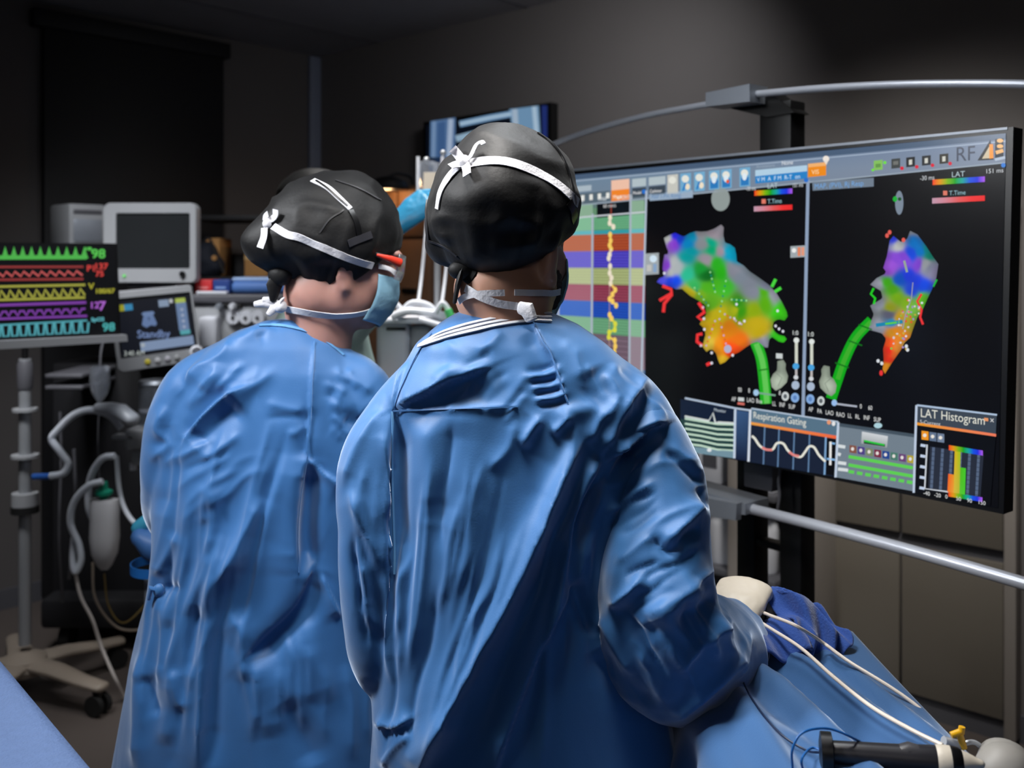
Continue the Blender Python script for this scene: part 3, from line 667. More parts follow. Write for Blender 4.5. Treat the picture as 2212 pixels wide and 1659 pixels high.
for x, y, t_ in ((1595, 846, '00'), (1617, 848, '8'), (1683, 853, '8'), (1858, 882, '0'), (1876, 885, '60'), (1581, 866, 'AP'), (1614, 868, 'LAO'), (1634, 870, 'Box'), (1669, 876, 'LL'), (1684, 878, 'INF'), (1704, 882, 'SUP'), (1747, 888, 'AP'), (1766, 892, 'PA'), (1784, 895, 'LAO'), (1807, 899, 'RAO'), (1832, 902, 'LL'), (1848, 904, 'RL'), (1866, 906, 'INF'), (1888, 910, 'SUP')): S.text(t_, x, y, 10, (222, 224, 224), 5, wx=.72)
S.quad(1595, 858, 1608, 866, (200, 206, 206), 4, 1); S.line([(1594, 871), (1609, 873)], 5, (210, 110, 100), 5)
for x, y, w_, h in ((1394, 548, 30, 46), (1708, 532, 33, 25)):
    S.quad(x, y, x+w_, y+h, (158, 166, 170), 4, -2)
    if w_ == 30: S.disc(x+18, y+11, 8, 8, (206, 226, 240), 5); S.quad(x+4, y+24, x+14, y+38, (190, 190, 186), 5); S.quad(x+18, y+22, x+25, y+40, (130, 160, 196), 5)
    else: S.disc(x+8, y+9, 5, 5, (232, 232, 230), 5); S.quad(x+16, y+2, x+22, y+21, (226, 130, 90), 5); S.quad(x+24, y+2, x+30, y+20, (226, 150, 120), 5)
# lower windows
S.line([(1480, 860), (1590, 882), (1625, 887)], 4, (176, 192, 212), 3)
S.poly([(1470, 862), (1470, 972), (1586, 990), (1588, 884)], (18, 30, 52), 2); S.poly([(1470, 905), (1470, 972), (1586, 990), (1587, 915)], (34, 62, 62), 3)
S.line([(1480, 899), (1532, 909), (1541, 892), (1546, 913), (1553, 912), (1586, 914)], 4, (206, 214, 212), 5)
for k in range(6):
    y = 912+k*10.5; S.line([(1480, y-8+k*.3), (1515, y-2), (1550, y+4+k*.5), (1586, y+5+k*.8)], 4.2, (190, 216, 196), 4)
S.poly([(1470, 962), (1470, 974), (1586, 990), (1586, 974)], (112, 142, 156), 4); S.disc(1533, 972, 5, 4, (220, 224, 226), 5)
S.text('Monitor', 1543, 888, 7, (190, 204, 214), 5); S.line([(1589, 884), (1587, 990)], 5, (190, 204, 222), 5)
S.poly([(1591, 886), (1588, 992), (1617, 996), (1620, 890)], (40, 66, 104), 3, [(56, 86, 128), (20, 30, 56), (20, 30, 56), (50, 78, 118)])
S.poly([(1623, 884), (1619, 998), (1806, 1030), (1810, 912)], (22, 32, 52), 4)
S.poly([(1624, 883), (1623, 914), (1808, 945), (1810, 912)], (84, 112, 132), 5)
S.line([(1622, 884), (1618, 997)], 5, (206, 214, 226), 7); S.line([(1812, 912), (1806, 1031)], 5, (190, 204, 222), 7); S.line([(1624, 882), (1812, 911)], 3, (180, 196, 214), 7)
vg = S.v.copy(); S.v = S.v
S.text('Respiration Gating', 1628, 903, 15, (226, 226, 214), 8, wx=.84)
S.disc(1792, 912, 4.5, 5, (226, 150, 110), 8); S.disc(1802, 915, 4, 5, (226, 226, 226), 8)
S.poly([(1623, 911), (1623, 917), (1807, 948), (1808, 941)], (236, 140, 60), 7, [(230, 156, 70), (230, 156, 70), (236, 100, 60), (236, 100, 60)])
for k, x in enumerate((1653, 1684, 1717, 1750, 1785)): S.line([(x, 921+k*5.2), (x-3, 1003+k*5.6)], 3 if k < 4 else 4, (92, 124, 160) if k < 4 else (120, 160, 200), 6)
def wave(L_): return [(1500+a*340/2212, 860+b*200/1301) for a, b in L_]
W_ = wave([(815, 530), (860, 570), (920, 660), (1000, 715), (1105, 720), (1160, 640), (1220, 625), (1270, 650), (1320, 730), (1400, 795), (1500, 825), (1560, 760), (1620, 680), (1690, 690), (1760, 800), (1850, 890)])
S.line(W_, 5, (226, 226, 214), 8, 6)
for L_ in ([(960, 690), (1020, 722), (1105, 728)], [(1340, 755), (1400, 797), (1480, 815)]): S.line(wave(L_), 5.2, (222, 130, 126), 9)
S.poly(wave([(1870, 560), (1860, 1070), (1985, 1090), (1995, 580)]), (4, 5, 8), 6); S.line(wave([(1922, 610), (1918, 940)]), 5, (226, 226, 224), 8); S.line(wave([(1870, 850), (1985, 865)]), 4, (130, 180, 226), 8); S.line(wave([(1940, 630), (1985, 640)]), 4, (130, 180, 226), 8)
S.poly([(1814, 914), (1808, 1031), (1974, 1061), (1979, 938)], (112, 126, 138), 4); S.poly([(1814, 914), (1813, 921), (1978, 945), (1979, 938)], (66, 80, 92), 5)
S.poly([(1863, 932), (1861, 958), (1917, 967), (1919, 942)], (190, 196, 204), 6, [(206, 210, 214), (150, 158, 160), (150, 158, 160), (206, 210, 214)]); S.poly([(1867, 950), (1867, 958), (1913, 965), (1913, 959)], (30, 60, 40), 7); S.line([(1868, 952), (1912, 961)], 4, (40, 190, 60), 8); S.disc(1898, 919, 9, 6, (170, 206, 216), 8)
for k, c in enumerate(((130, 80, 66), (76, 60, 130), (120, 132, 100), (120, 40, 66), (30, 66, 140), (70, 120, 104), (104, 64, 116), (176, 160, 50))):
    x = 1843+k*17.8; y = 969+k*3.1
    S.poly([(x-7, y-8), (x-7, y+8), (x+8, y+10.5), (x+8, y-6)], c, 6); S.disc(x, y+.5, 3.4, 4, (226, 220, 216), 8)
for k in range(2): S.line([(1834, 986+k*18), (1973, 1010.5+k*18)], 7, (92, 204, 80), 6)
for k in range(8): S.line([(1834+k*18, 1018+k*3.2), (1846+k*18, 1020+k*3.2)], 7, (92, 204, 80), 6)
for (x, y, wd) in ((1811, 963, 16), (1811, 980, 6), (1811, 999, 18), (1811, 1013, 22)): S.line([(x, y), (x+wd, y+2.5)], 7, (212, 218, 220), 6)
S.line([(1981, 875), (1975, 1064)], 5, (186, 200, 220), 8)
S.poly([(1983, 876), (1981, 913), (2152, 940), (2154, 896)], (58, 68, 80), 6); S.line([(1982, 875), (2155, 896)], 4, (170, 190, 214), 8)
S.poly([(1980, 914), (1977, 1064), (2140, 1092), (2152, 942)], (4, 5, 8), 6)
S.text('LAT Histogram', 1989, 900, 19, (222, 222, 210), 8, wx=.84); S.text('5-Current', 1988, 914, 8, (206, 210, 214), 8, wx=1.0); S.quad(2127, 902, 2136, 909, (230, 150, 100), 8, 1); S.text('x', 2140, 911, 12, (220, 220, 220), 8)
S.poly([(1982, 912), (1982, 918), (2153, 943), (2153, 937)], (236, 140, 50), 8, [(230, 150, 40), (230, 150, 40), (236, 120, 90), (236, 120, 90)])
for k, c in enumerate(((236, 150, 30), (96, 114, 140), (110, 126, 150))): S.quad(1992+k*17, 930+k*2.6, 2007+k*17, 949+k*2.6, c, 8, 2); S.disc(1999+k*17, 940+k*2.6, 4, 4, (230, 224, 214), 9)
S.poly([(2010, 964), (2006, 1058), (2119, 1074), (2126, 982)], (36, 42, 56), 7)
for k in range(6): S.line([(2018+k*19.5, 966+k*3), (2013+k*19.5, 1057+k*2.8)], 6, (84, 100, 126), 8)
for k in range(9): S.line([(2009, 974+k*10), (2120, 990+k*10)], 1.0, (36, 42, 56), 9)
for k in range(7):
    x0 = 2051+k*10.5; cc = RBW
    S.poly([(x0, 961+k*1.7), (x0, 972+k*1.7), (x0+10.5, 973.7+k*1.7), (x0+10.5, 962.7+k*1.7)], cc[k], 9, [cc[k], cc[k], cc[k+1], cc[k+1]])
    S.poly([(x0-1, 1062+k*1.7), (x0-1, 1072+k*1.7), (x0+9.5, 1073.7+k*1.7), (x0+9.5, 1063.7+k*1.7)], cc[k], 9, [cc[k], cc[k], cc[k+1], cc[k+1]])
S.poly([(2050, 1023), (2048, 1062), (2062, 1064), (2063, 1025)], (236, 100, 30), 10, [(240, 90, 30), (236, 110, 30), (230, 160, 50), (226, 150, 30)])
S.poly([(2064, 974), (2061, 1064), (2074, 1066), (2077, 976)], (200, 180, 30), 10, [(214, 180, 20), (214, 180, 60), (180, 180, 50), (150, 190, 20)])
S.poly([(2076, 1009), (2074, 1066), (2086, 1068), (2088, 1011)], (90, 190, 40), 10, [(80, 180, 20), (90, 190, 50), (70, 200, 40), (60, 200, 40)])
S.line([(2004, 960), (1999, 1055), (2050, 1062)], 3.4, (200, 206, 214), 9)
for k in range(5): S.line([(1990-k*.6, 961+k*23), (2001-k*.6, 963+k*23)], 6, (190, 204, 226), 9)
for k, t_ in enumerate(('-40', '-20', '0', '50', '90', '150')): S.text(t_, 1996+k*23.5, 1068+k*4, 9, (214, 216, 216), 9, wx=.9)
S.obj('screen', M_screen, big)

# stand of the big display: posts, brackets, rails
pb = plane(-0.09)
t = thing('display_stand', 'black two-post floor stand with grey bracket rails holding the large display', 'stand', pb.at(1660, 1000)*[1, 1, 0])
def pbox(x0, y0, x1, y1, off, d, name, mt, bev=0.004):
    pl = plane(off); A = pl.at(x0, y0); B = pl.at(x1, y1); m = MB(); R = np.array([DU, -DN, [0, 0, 1.0]]).T
    c = (A+B)/2-DN*d/2; m.box(c, (abs((B-A)@DU), d, abs(A[2]-B[2])), R, bev); return m.obj(name, mt, t)
zf = lambda pl, x: pl.at(x, HY)[1]*0+HY+FPX*(CAMZ-0.09)/pl.at(x, HY)[1]
pbox(1591, 700, 1629, zf(plane(-.11), 1610), -0.11, 0.06, 'post', M_blackm); pbox(1684, 700, 1730, zf(plane(-.11), 1700), -0.11, 0.06, 'post', M_blackm)
pbox(1640, 225, 1708, 760, -0.085, 0.06, 'post', M_blackm)
pbox(1600, 1170, 1720, 1187, -0.115, 0.04, 'cross_bar', M_blackm); pbox(1606, 985, 1668, 1064, -0.075, 0.05, 'mount_plate', M_greyd)
m = MB(); pl = plane(-.14)
for x in (1610, 1707):
    c = pl.at(x, HY); c[2] = 0.07; m.box(c, (0.07, 0.62, 0.05), np.array([DU, -DN, [0, 0, 1.0]]).T, 0.01)
m.obj('foot', M_blackm, t)
# upper bracket and rail
up = plane(-0.05)
def hexa(mb, front, d, n=DN): return prism(mb, front, n, d)
m = MB(); hexa(m, [up.at(*c, 0.03) for c in ((1541, 203), (1541, 233), (1636, 222), (1636, 184))], 0.07); m.obj('upper_bracket', M_alu, t, smooth=False)
m = MB(); hexa(m, [up.at(*c, -0.03) for c in ((1545, 228), (1640, 250), (1700, 240), (1640, 190))], 0.06); m.obj('bracket_arm', M_blackm, t, smooth=False)
m = MB(); m.tube([up.at(*c) for c in ((1100, 355), (1215, 304), (1300, 275), (1400, 249), (1480, 234), (1545, 223))], 0.0085, 12); m.obj('upper_rail', M_rail, t)
m = MB(); m.tube([up.at(*c) for c in ((1636, 203), (1760, 192), (1900, 184), (2050, 181), (2220, 182), (2400, 190))], 0.0085, 12); m.obj('upper_rail', M_rail, t)
lo = plane(-0.02)
m = MB(); hexa(m, [lo.at(*c, 0.05) for c in ((1455, 1050), (1455, 1091), (1618, 1117), (1620, 1081))], 0.02)
hexa(m, [lo.at(*c, 0.03) for c in ((1460, 1036), (1460, 1085), (1627, 1108), (1627, 1084))], 0.09); m.obj('lower_bracket', M_alu, t, smooth=False)
m = MB(); m.tube([lo.at(*c) for c in ((1618, 1098), (1760, 1134), (1900, 1171), (2050, 1213), (2230, 1266), (2400, 1320))], 0.0125, 14); m.obj('lower_rail', M_rail, t)
m = MB(); m.tube([plane(-.06).at(*c) for c in ((1686, 1010), (1682, 1040), (1684, 1070), (1680, 1100))], 0.004, 8); m.obj('hanging_cable', M_greyd, t)

# ------------------------------------------------------------------ small display on the right wall
def wat(px, py, off): s = wall_s(px, off); q = wallp(s, off, 0); q[2] = CAMZ+(HY-py)/FPX*q[1]; return q
tv = thing('television', 'wall-mounted black television showing blue-grey x-ray pictures behind the surgeon\'s cap', 'television', wat(1050, 400, .06))
nW = np.array([NR[0], NR[1], 0]); uW = np.array([DR[0], DR[1], 0])
m = MB(); prism(m, [wat(*c, .075) for c in ((915, 264), (915, 396), (1190, 380), (1190, 221))], nW, 0.05); m.obj('housing', M_black, tv, smooth=False)
m = MB(); prism(m, [wat(*c, .03) for c in ((1000, 290), (1000, 370), (1100, 370), (1100, 290))], nW, 0.03); m.obj('wall_bracket', M_blackm, tv, smooth=False)
T = Screen(wat(1050, 400, .077), uW, nW)
T.poly([(921, 270), (921, 390), (1184, 374), (1184, 229)], (8, 14, 26), 0)
T.poly([(930, 262), (929, 340), (983, 340), (984, 254)], (86, 118, 160), 1); T.line([(938, 262), (936, 340)], 7, (120, 148, 184), 2); T.line([(974, 257), (970, 340)], 11, (166, 184, 210), 2); T.poly([(945, 265), (944, 340), (962, 340), (962, 262)], (62, 94, 140), 2)
T.line([(993, 268), (1060, 254), (1105, 246)], 13, (120, 160, 200), 1); T.line([(993, 268), (1060, 254), (1105, 246)], 6, (170, 196, 216), 2); T.line([(985, 300), (1060, 280)], 14, (150, 180, 204), 1)
T.poly([(1100, 236), (1110, 300), (1168, 300), (1164, 228)], (112, 150, 184), 1); T.line([(1112, 236), (1116, 300)], 12, (166, 186, 206), 2); T.line([(1154, 230), (1160, 300)], 10, (170, 196, 218), 2); T.poly([(1170, 228), (1172, 300), (1182, 300), (1182, 228)], (30, 46, 110), 1)
T.poly([(925, 345), (925, 386), (1180, 370), (1180, 305)], (30, 50, 80), 1)
T.obj('screen', M_screenb, tv)
# ------------------------------------------------------------------ left side: patient monitor on its pole
YM = 3.3
Oq = P(258, HY, YM); uM = np.array([0.651, 0.759, 0.0]); nM = np.array([0.759, -0.651, 0.0])
def mplane(off): return Screen(Oq+nM*off, uM, nM)
t = thing('patient_monitor', 'black vital-signs monitor at the left edge with green, red, yellow, purple and cyan traces', 'monitor', mplane(0).at(120, 640))
pm = mplane(0)
m = MB(); prism(m, [pm.at(*c) for c in ((-130, 523), (-130, 744), (261, 726), (253, 526))], nM, 0.06); m.obj('housing', M_black, t, smooth=False)
m = MB(); prism(m, [pm.at(*c, 0.02) for c in ((-140, 742), (-140, 762), (270, 737), (268, 722))], nM, 0.09); m.obj('base_ledge', M_grey, t, smooth=False)
S = mplane(0.001)
S.poly([(-125, 528), (-125, 738), (256, 722), (249, 530)], (4, 5, 8), 0)
def wy(x, y): return y+(x-100)*(-(y-545)/190*0.055)
G = (84, 190, 82); R1 = (150, 56, 56); R2 = (206, 92, 92); Yl = (170, 170, 70); Pu = (130, 66, 170); Cy = (86, 170, 182)
def wl(pts, w_, c, lay=2, sm=0): S.line([(x, wy(x, y)) for x, y in pts], w_, c, lay, sm)
wl([(-120, 556), (186, 556)], 9, G)
for k in range(16):
    x = 182-k*19; wl([(x-7, 556), (x-3, 552), (x, 535), (x+3, 552), (x+6, 559)], 6, G, 2)
wl([(-120, 575), (180, 577)], 5, R1); wl([(-120, 602), (180, 604)], 5, R1); 
wl([q for k in range(17) for q in ((184-(16-k)*19-19, 586), (184-(16-k)*19-6, 596))], 5, R2)
wl([(-120, 617), (184, 617)], 5, Yl); wl([(-120, 645), (184, 645)], 5, Yl)
wl([q for k in range(17) for q in ((188-(16-k)*19-19, 640), (188-(16-k)*19-15, 625), (188-(16-k)*19-5, 640))], 5, Yl, 3)
wl([(-120, 656), (186, 656)], 6, Pu); wl([(-120, 684), (188, 686)], 5, Pu)
wl([q for k in range(17) for q in ((190-(16-k)*19-19, 680), (190-(16-k)*19-14, 670), (190-(16-k)*19-6, 670))], 5, Pu, 3)
wl([(-120, 699), (188, 696)], 4, Cy)
wl([q for k in range(17) for q in ((194-(16-k)*19-19, 698), (194-(16-k)*19-16, 722), (194-(16-k)*19-5, 722), (194-(16-k)*19-3, 700))], 5, Cy, 3)
def wt(t_, x, y, h, c, wx=1.0):
    for dx, dy in ((0, 0), (1.2, 0), (0, 1.0), (1.2, 1.0)): S.text(t_, x+dx, wy(x, y)+dy, h, c, 4, wx=wx)
for t_, x, y, h, c in (('98', 196, 557, 20, (96, 210, 90)), ('HR', 183, 540, 7, (96, 210, 90)), ('137', 202, 582, 13, (220, 72, 68)), ('75', 205, 598, 12, (220, 72, 68)), ('P1', 186, 586, 13, (220, 72, 68)),
                       ('V', 190, 626, 13, (172, 170, 56)), ('100/67', 204, 636, 10, (172, 170, 56)), ('12', 192, 669, 14, (176, 100, 210)), ('7', 212, 674, 20, (186, 110, 220)), ('SpO2', 196, 698, 8, (96, 180, 190)), ('98', 220, 721, 18, (80, 180, 180))): wt(t_, x, y, h, c, 1.15)
S.obj('screen', M_screenb, t)
# pole stand with five-legged base
YP = 3.47; pc = P(52, 1400, YP); px0 = pc[0]
t = thing('pole_stand', 'grey metal pole on a beige five-legged caster base under the vital-signs monitor', 'stand', (px0, YP, 0))
m = MB(); m.cyl(P(54, 1392, YP), P(54, 775, YP), 0.021, 20); m.obj('pole', M_steel, t)
m = MB(); m.cyl(P(54, 800, YP), P(54, 745, YP), 0.011, 14); m.obj('upper_tube', M_blackm, t)
m = MB(); m.lathe(P(54, 822, YP), [(.024, -.03), (.026, -.02), (.026, .06), (.019, .075)]); m.obj('collar', M_greyd, t)
for (y, r, h, nm) in ((885, .042, .010, 'hose_ring'), (985, .046, .010, 'hose_ring'), (1078, .044, .045, 'clamp')):
    m = MB(); m.lathe(P(54, y, YP), [(.02, -h/2), (r, -h/2), (r, h/2), (.02, h/2)]); m.obj(nm, M_grey, t)
m = MB(); m.lathe(P(54, 1100, YP), [(.02, -.012), (.047, -.012), (.047, .012), (.02, .012)]); m.obj('clamp_rubber', M_rubber, t)
m = MB(); m.lathe((px0, YP, 0.115), [(.075, -.02), (.085, 0), (.075, .03), (.03, .055)]); m.obj('hub', M_beige, t)
for k in range(5):
    a = math.radians(-22+72*k); d = np.array([math.cos(a), math.sin(a), 0]); c = np.array([px0, YP, 0.0])
    m = MB(); m.chain([c+d*.04+[0, 0, .13], c+d*.16+[0, 0, .122], c+d*.27+[0, 0, .105], c+d*.36+[0, 0, .098]], [(.018, .05), (.02, .042), (.018, .034), (.016, .03)], 14, up=(0, 0, 1)); lg = m.obj('leg', M_beige, t)
    cc = c+d*.345; m = MB(); sx = np.cross(d, [0, 0, 1])
    for sgn in (-1, 1): m.cyl(cc+sx*(sgn*.018-.009)+[0, 0, .037], cc+sx*(sgn*.018+.009)+[0, 0, .037], 0.036, 20)
    m.obj('caster_wheel', M_rubber, lg)
    m = MB(); m.box(cc+[0, 0, .072], (.03, .03, .03), rotz(a), .006); m.obj('caster_fork', M_black, lg)

# ------------------------------------------------------------------ anaesthesia machine
YA = 3.75
def fbox(m, x0, y0, x1, y1, Y, d, bev=0.006, seg=3):
    A = P(x0, y0, Y); B = P(x1, y1, Y); m.box(((A[0]+B[0])/2, Y+d/2, (A[2]+B[2])/2), (abs(B[0]-A[0]), d, abs(A[2]-B[2])), None, bev, seg); return m
base = P(420, 570, YA+.3); base[2] = 0
t = thing('anesthesia_machine', 'grey anesthesia trolley with gauge panel, dark lower frame and breathing block beside the left surgeon', 'machine', base)
m = MB(); fbox(m, 250, 655, 640, 790, YA, 0.45, 0.02); m.obj('gauge_housing', M_grey, t)
m = MB(); fbox(m, 100, 636, 650, 655, YA-.02, 0.5, 0.008); m.obj('top_shelf', M_greyd, t)
m = MB(); A = P(110, 800, YA+.2); B = P(640, 800, YA+.2); m.box(((A[0]+B[0])/2, YA+.36, 0.62), (B[0]-A[0], 0.3, 1.05), None, 0.01); m.obj('back_column', M_dark, t)
m = MB(); m.box(((A[0]+B[0])/2, YA+.33, 0.16), (B[0]-A[0], 0.46, 0.12), None, 0.02); m.obj('trolley_base', M_dark, t)
for sx in (A[0]+.08, B[0]-.08):
    for sy in (YA+.18, YA+.50):
        m = MB(); m.cyl((sx-.02, sy, .05), (sx+.02, sy, .05), .05, 18); m.obj('caster_wheel', M_rubber, t)
for y in (813, 838):
    m = MB(); fbox(m, 96, y-5, 178, y+5, YA-.1, 0.35, .006); m.obj('side_rail', M_greyd, t)
for x in (505, 532, 558):
    c = P(x, 686, YA-.012); m = MB(); m.lathe(c, [(.026, -.012), (.028, 0), (.024, .012), (.0245, .014)], 24, rotx(math.pi/2)); g = m.obj('gauge', M_white, t)
    m = MB(); m.lathe(c+[0, -.016, 0], [(.006, -.004), (.006, .004)], 12, rotx(math.pi/2)); m.obj('gauge_hub', M_rubber, g)
for x in (473, 502): m = MB(); c = P(x, 662, YA-.03); m.lathe(c, [(.012, -.02), (.014, 0), (.010, .02)], 16, rotx(math.pi/2)); m.obj('valve_knob', M_white if x == 502 else M_alu, t)
m = MB(); fbox(m, 480, 658, 495, 666, YA-.01, .02, .003); m.obj('label_plate', M_black, t); m = MB(); fbox(m, 508, 658, 522, 666, YA-.01, .02, .003); m.obj('label_plate', M_black, t)
m = MB(); A_ = P(447, 683, YA-.05); fbox(m, 428, 684, 467, 752, YA-.06, .08, .012); m.obj('flow_box', M_white, t)
m = MB(); fbox(m, 268, 928, 385, 972, YA-.30, .2, .012); m.obj('breathing_block', M_grey, t)
m = MB(); fbox(m, 282, 972, 380, 1006, YA-.28, .16, .01); m.obj('breathing_block_foot', M_grey, t)
m = MB(); fbox(m, 240, 940, 290, 950, YA-.30, .05, .006); m.obj('port_arm', M_grey, t)
m = MB(); m.cyl(P(288, 1015, YA-.25), P(288, 1000, YA-.25), .012, 12); m.obj('drain_valve', M_white, t)
# clear canister with white disc
c = P(338, 925, YA-.18); t2 = thing('clear_canister', 'clear cylindrical canister with a white disc inside, under the ventilator display', 'canister', c)
h = (925-830)/FPX*(YA-.18); m = MB(); m.lathe(c, [(.06, 0), (.062, .005), (.062, h), (.05, h+.005)], 28); m.obj('cylinder', M_clear, t2)
m = MB(); m.lathe(c+[0, 0, h*.42], [(.052, -.006), (.056, 0), (.052, .006)], 28); m.obj('disc', M_white, t2)
m = MB(); m.chain([c+[0, 0, h*.05], c+[0, 0, h*.5], c+[0, 0, h*.85]], [.01, .012, .008], 14); m.obj('spindle', M_grey, t2)
m = MB(); m.lathe(c+[0, 0, h], [(.064, 0), (.066, .006), (.06, .016), (.03, .02)], 28); m.obj('lid', M_alu, t2)
# old grey monitor on top
YC = 3.72
def rrect(x0, y0, x1, y1, rt, rb, arch=0, n=6):
    pts = []
    for (cx_, cy_, r, a0) in ((x1-rt, y0+rt, rt, -90), (x1-rb, y1-rb, rb, 0), (x0+rb, y1-rb, rb, 90), (x0+rt, y0+rt, rt, 180)):
        for k in range(n+1):
            a = math.radians(a0+90*k/n); pts.append((cx_+math.cos(a)*r, cy_+math.sin(a)*r))
    out = []
    for x, y in pts:
        k = (x-(x0+x1)/2)/((x1-x0)/2); out.append((x, y-(arch*(1-k*k) if y < (y0+y1)/2 else 0)))
    return out
t = thing('grey_monitor', 'boxy grey monitor with a blank dark screen standing on the anesthesia trolley', 'monitor', P(325, 612, YC+.1))
ol = rrect(222, 440, 424, 611, 14, 12, 8)
def ringat(pts, Y, sc=1.0, cx_=325, cy_=525): return np.array([P(cx_+(x-cx_)*sc, cy_+(y-cy_)*sc, YC)*[1, 0, 1]+[0, Y, 0] for x, y in pts])
inn = rrect(250, 460, 410, 580, 4, 4)
m = MB(); m.rows([ringat(ol, YC+.06, .9), ringat(ol, YC+.05), ringat(ol, YC+.006), ringat(ol, YC, .985), ringat(inn, YC+.001), ringat(inn, YC+.012)][::-1]); m.obj('bezel', M_grey, t)
m = MB(); m.rows([ringat(ol, YC+.045, .93), ringat(ol, YC+.16, .8), ringat(ol, YC+.26, .6)]); m.obj('rear_housing', M_grey, t)
M_glass = mat('dark_screen_glass', (40, 42, 44), 0.12, spec=0.6)
m = MB(); fbox(m, 250, 460, 410, 580, YC+.008, .01, 0); m.obj('blank_screen', M_glass, t, smooth=False)
m = MB(); m.lathe(P(394, 592, YC-.006), [(.011, -.004), (.012, .003), (.009, .008)], 16, rotx(math.pi/2)); m.obj('power_button', M_black, t)
m = MB(); m.lathe(P(268, 596, YC-.003), [(.006, -.002), (.005, .003)], 12, rotx(math.pi/2)); m.obj('power_light', mat('green_light', (90, 180, 90), .4, emit=(90, 190, 90), estr=.7), t)
m = MB(); fbox(m, 275, 611, 380, 622, YC+.02, .2, .004); m.obj('foot', M_greyd, t)
# ventilator display
t = thing('ventilator_display', 'tilted grey-framed ventilator display with a dark blue screen below the blank grey monitor', 'monitor', P(340, 700, 3.55))
uV = np.array([0.93, 0.368, 0]); nV = np.array([0.368, -0.93, 0])
def vplane(off): return Screen(P(340, 700, 3.5)+nV*off, uV, nV)
vp = vplane(0.0)
def vring(pts, off): q = vplane(off); return np.array([q.at(x, y) for x, y in pts])
def vq(a, b):   # corner coordinates on the tilted front, a across, b down
    tl, tr, bl, br = np.array((233, 631)), np.array((414, 615)), np.array((256, 806)), np.array((436, 778))
    return tuple((tl*(1-a)+tr*a)*(1-b)+(bl*(1-a)+br*a)*b)
rr = [vq((x)/100, (y)/100) for x, y in rrect(0, 0, 100, 100, 5, 7)]
ri = [vq((x)/100, (y)/100) for x, y in rrect(5, 9, 97, 83, 1, 1)]
m = MB(); m.rows([vring(rr, -.05), vring(rr, -.004), vring([vq(x/100, y/100) for x, y in rrect(1, 1, 99, 99, 5, 7)], 0.0), vring(ri, 0.0), vring(ri, -.006)][::-1]); m.obj('housing', M_grey, t)
S = vplane(-0.005)
def vr(a0, b0, a1, b1, c, lay): S.poly([vq(a0, b0), vq(a0, b1), vq(a1, b1), vq(a1, b0)], c, lay)
vr(.05, .09, .97, .83, (6, 7, 10), 0); vr(.075, .13, .955, .81, (17, 20, 30), 1)
vr(.08, .17, .17, .25, (160, 160, 40), 2); vr(.17, .17, .27, .25, (58, 140, 186), 2)
vr(.58, .16, .70, .25, (140, 158, 184), 2); vr(.71, .16, .75, .21, (196, 200, 206), 2); vr(.78, .16, .90, .22, (176, 196, 90), 2); vr(.78, .22, .905, .58, (110, 134, 172), 2)
for k in range(4): S.disc(*vq(.845, .31+k*.075), 3.4, 3.4, (164, 176, 200), 3)
vr(.79, .58, .91, .635, (90, 170, 180), 3); vr(.30, .66, .935, .78, (132, 152, 184), 2); S.disc(*vq(.33, .70), 5, 5, (170, 180, 190), 3)
S.poly([vq(.36, .31), vq(.39, .29), vq(.50, .29), vq(.52, .315), vq(.49, .345), vq(.39, .345)], (112, 136, 178), 2)
S.poly([vq(.38, .345), vq(.50, .345), vq(.53, .45), vq(.51, .48), vq(.455, .465), vq(.40, .49), vq(.35, .45)], (104, 128, 172), 2); S.line([vq(.44, .36), vq(.445, .40)], 3, (60, 80, 110), 3)
S.text('Standby', *vq(.27, .60), 17, (118, 140, 186), 3, wx=.9); S.text('Standby', *vq(.275, .605), 17, (118, 140, 186), 3, wx=.9)
S.text('3:40 AM', *vq(.09, .80), 11, (196, 204, 200), 3, wx=.8)
S.obj('screen', M_screenb, t)
for a, c in ((.36, (222, 206, 70)), (.48, (214, 214, 218)), (.60, (190, 188, 198)), (.71, (160, 162, 164))):
    p = vp.at(*vq(a, .915)); rm = np.column_stack([uV, (0, 0, 1.0), nV]); m = MB(); m.lathe(p, [(.010, -.002), (.010, .004), (.007, .006)], 14, rm); m.obj('key', mat('key_%d' % int(a*100), c, .5), t)
p = vp.at(*vq(.95, .88)); m = MB(); m.lathe(p, [(.024, -.002), (.024, .012), (.018, .018), (.012, .012), (.0115, .004)], 22, np.column_stack([uV, (0, 0, 1.0), nV])); m.obj('rotary_knob', M_white, t)
m = MB(); m.chain([vp.at(340, 720, -.05), vp.at(345, 740, -.12), P(380, 745, YA+.02)], [.035, .03, .03], 14); m.obj('swing_arm', M_greyd, t)
# grey tower unit
t = thing('grey_printer', 'grey box-shaped recorder unit with a slot standing behind the vital-signs monitor', 'recorder', P(165, 530, 3.95))
Rb = rotz(math.radians(46)); a_ = P(168, 486, 4.02)
m = MB(); m.box(a_, (.15, .2, .165), Rb, .012); m.obj('body', M_grey, t)
m = MB(); m.box(a_+Rb@np.array([0, -.1, .05]), (.115, .006, .018), Rb, .002); m.obj('slot', M_greyd, t)
m = MB(); m.box(a_+Rb@np.array([0, -.102, -.025]), (.115, .008, .09), Rb, .004); m.obj('paper_door', M_alu, t)
m = MB(); m.box(a_+Rb@np.array([0, .0, -.092]), (.17, .24, .02), Rb, .004); m.obj('tray', M_grey, t)
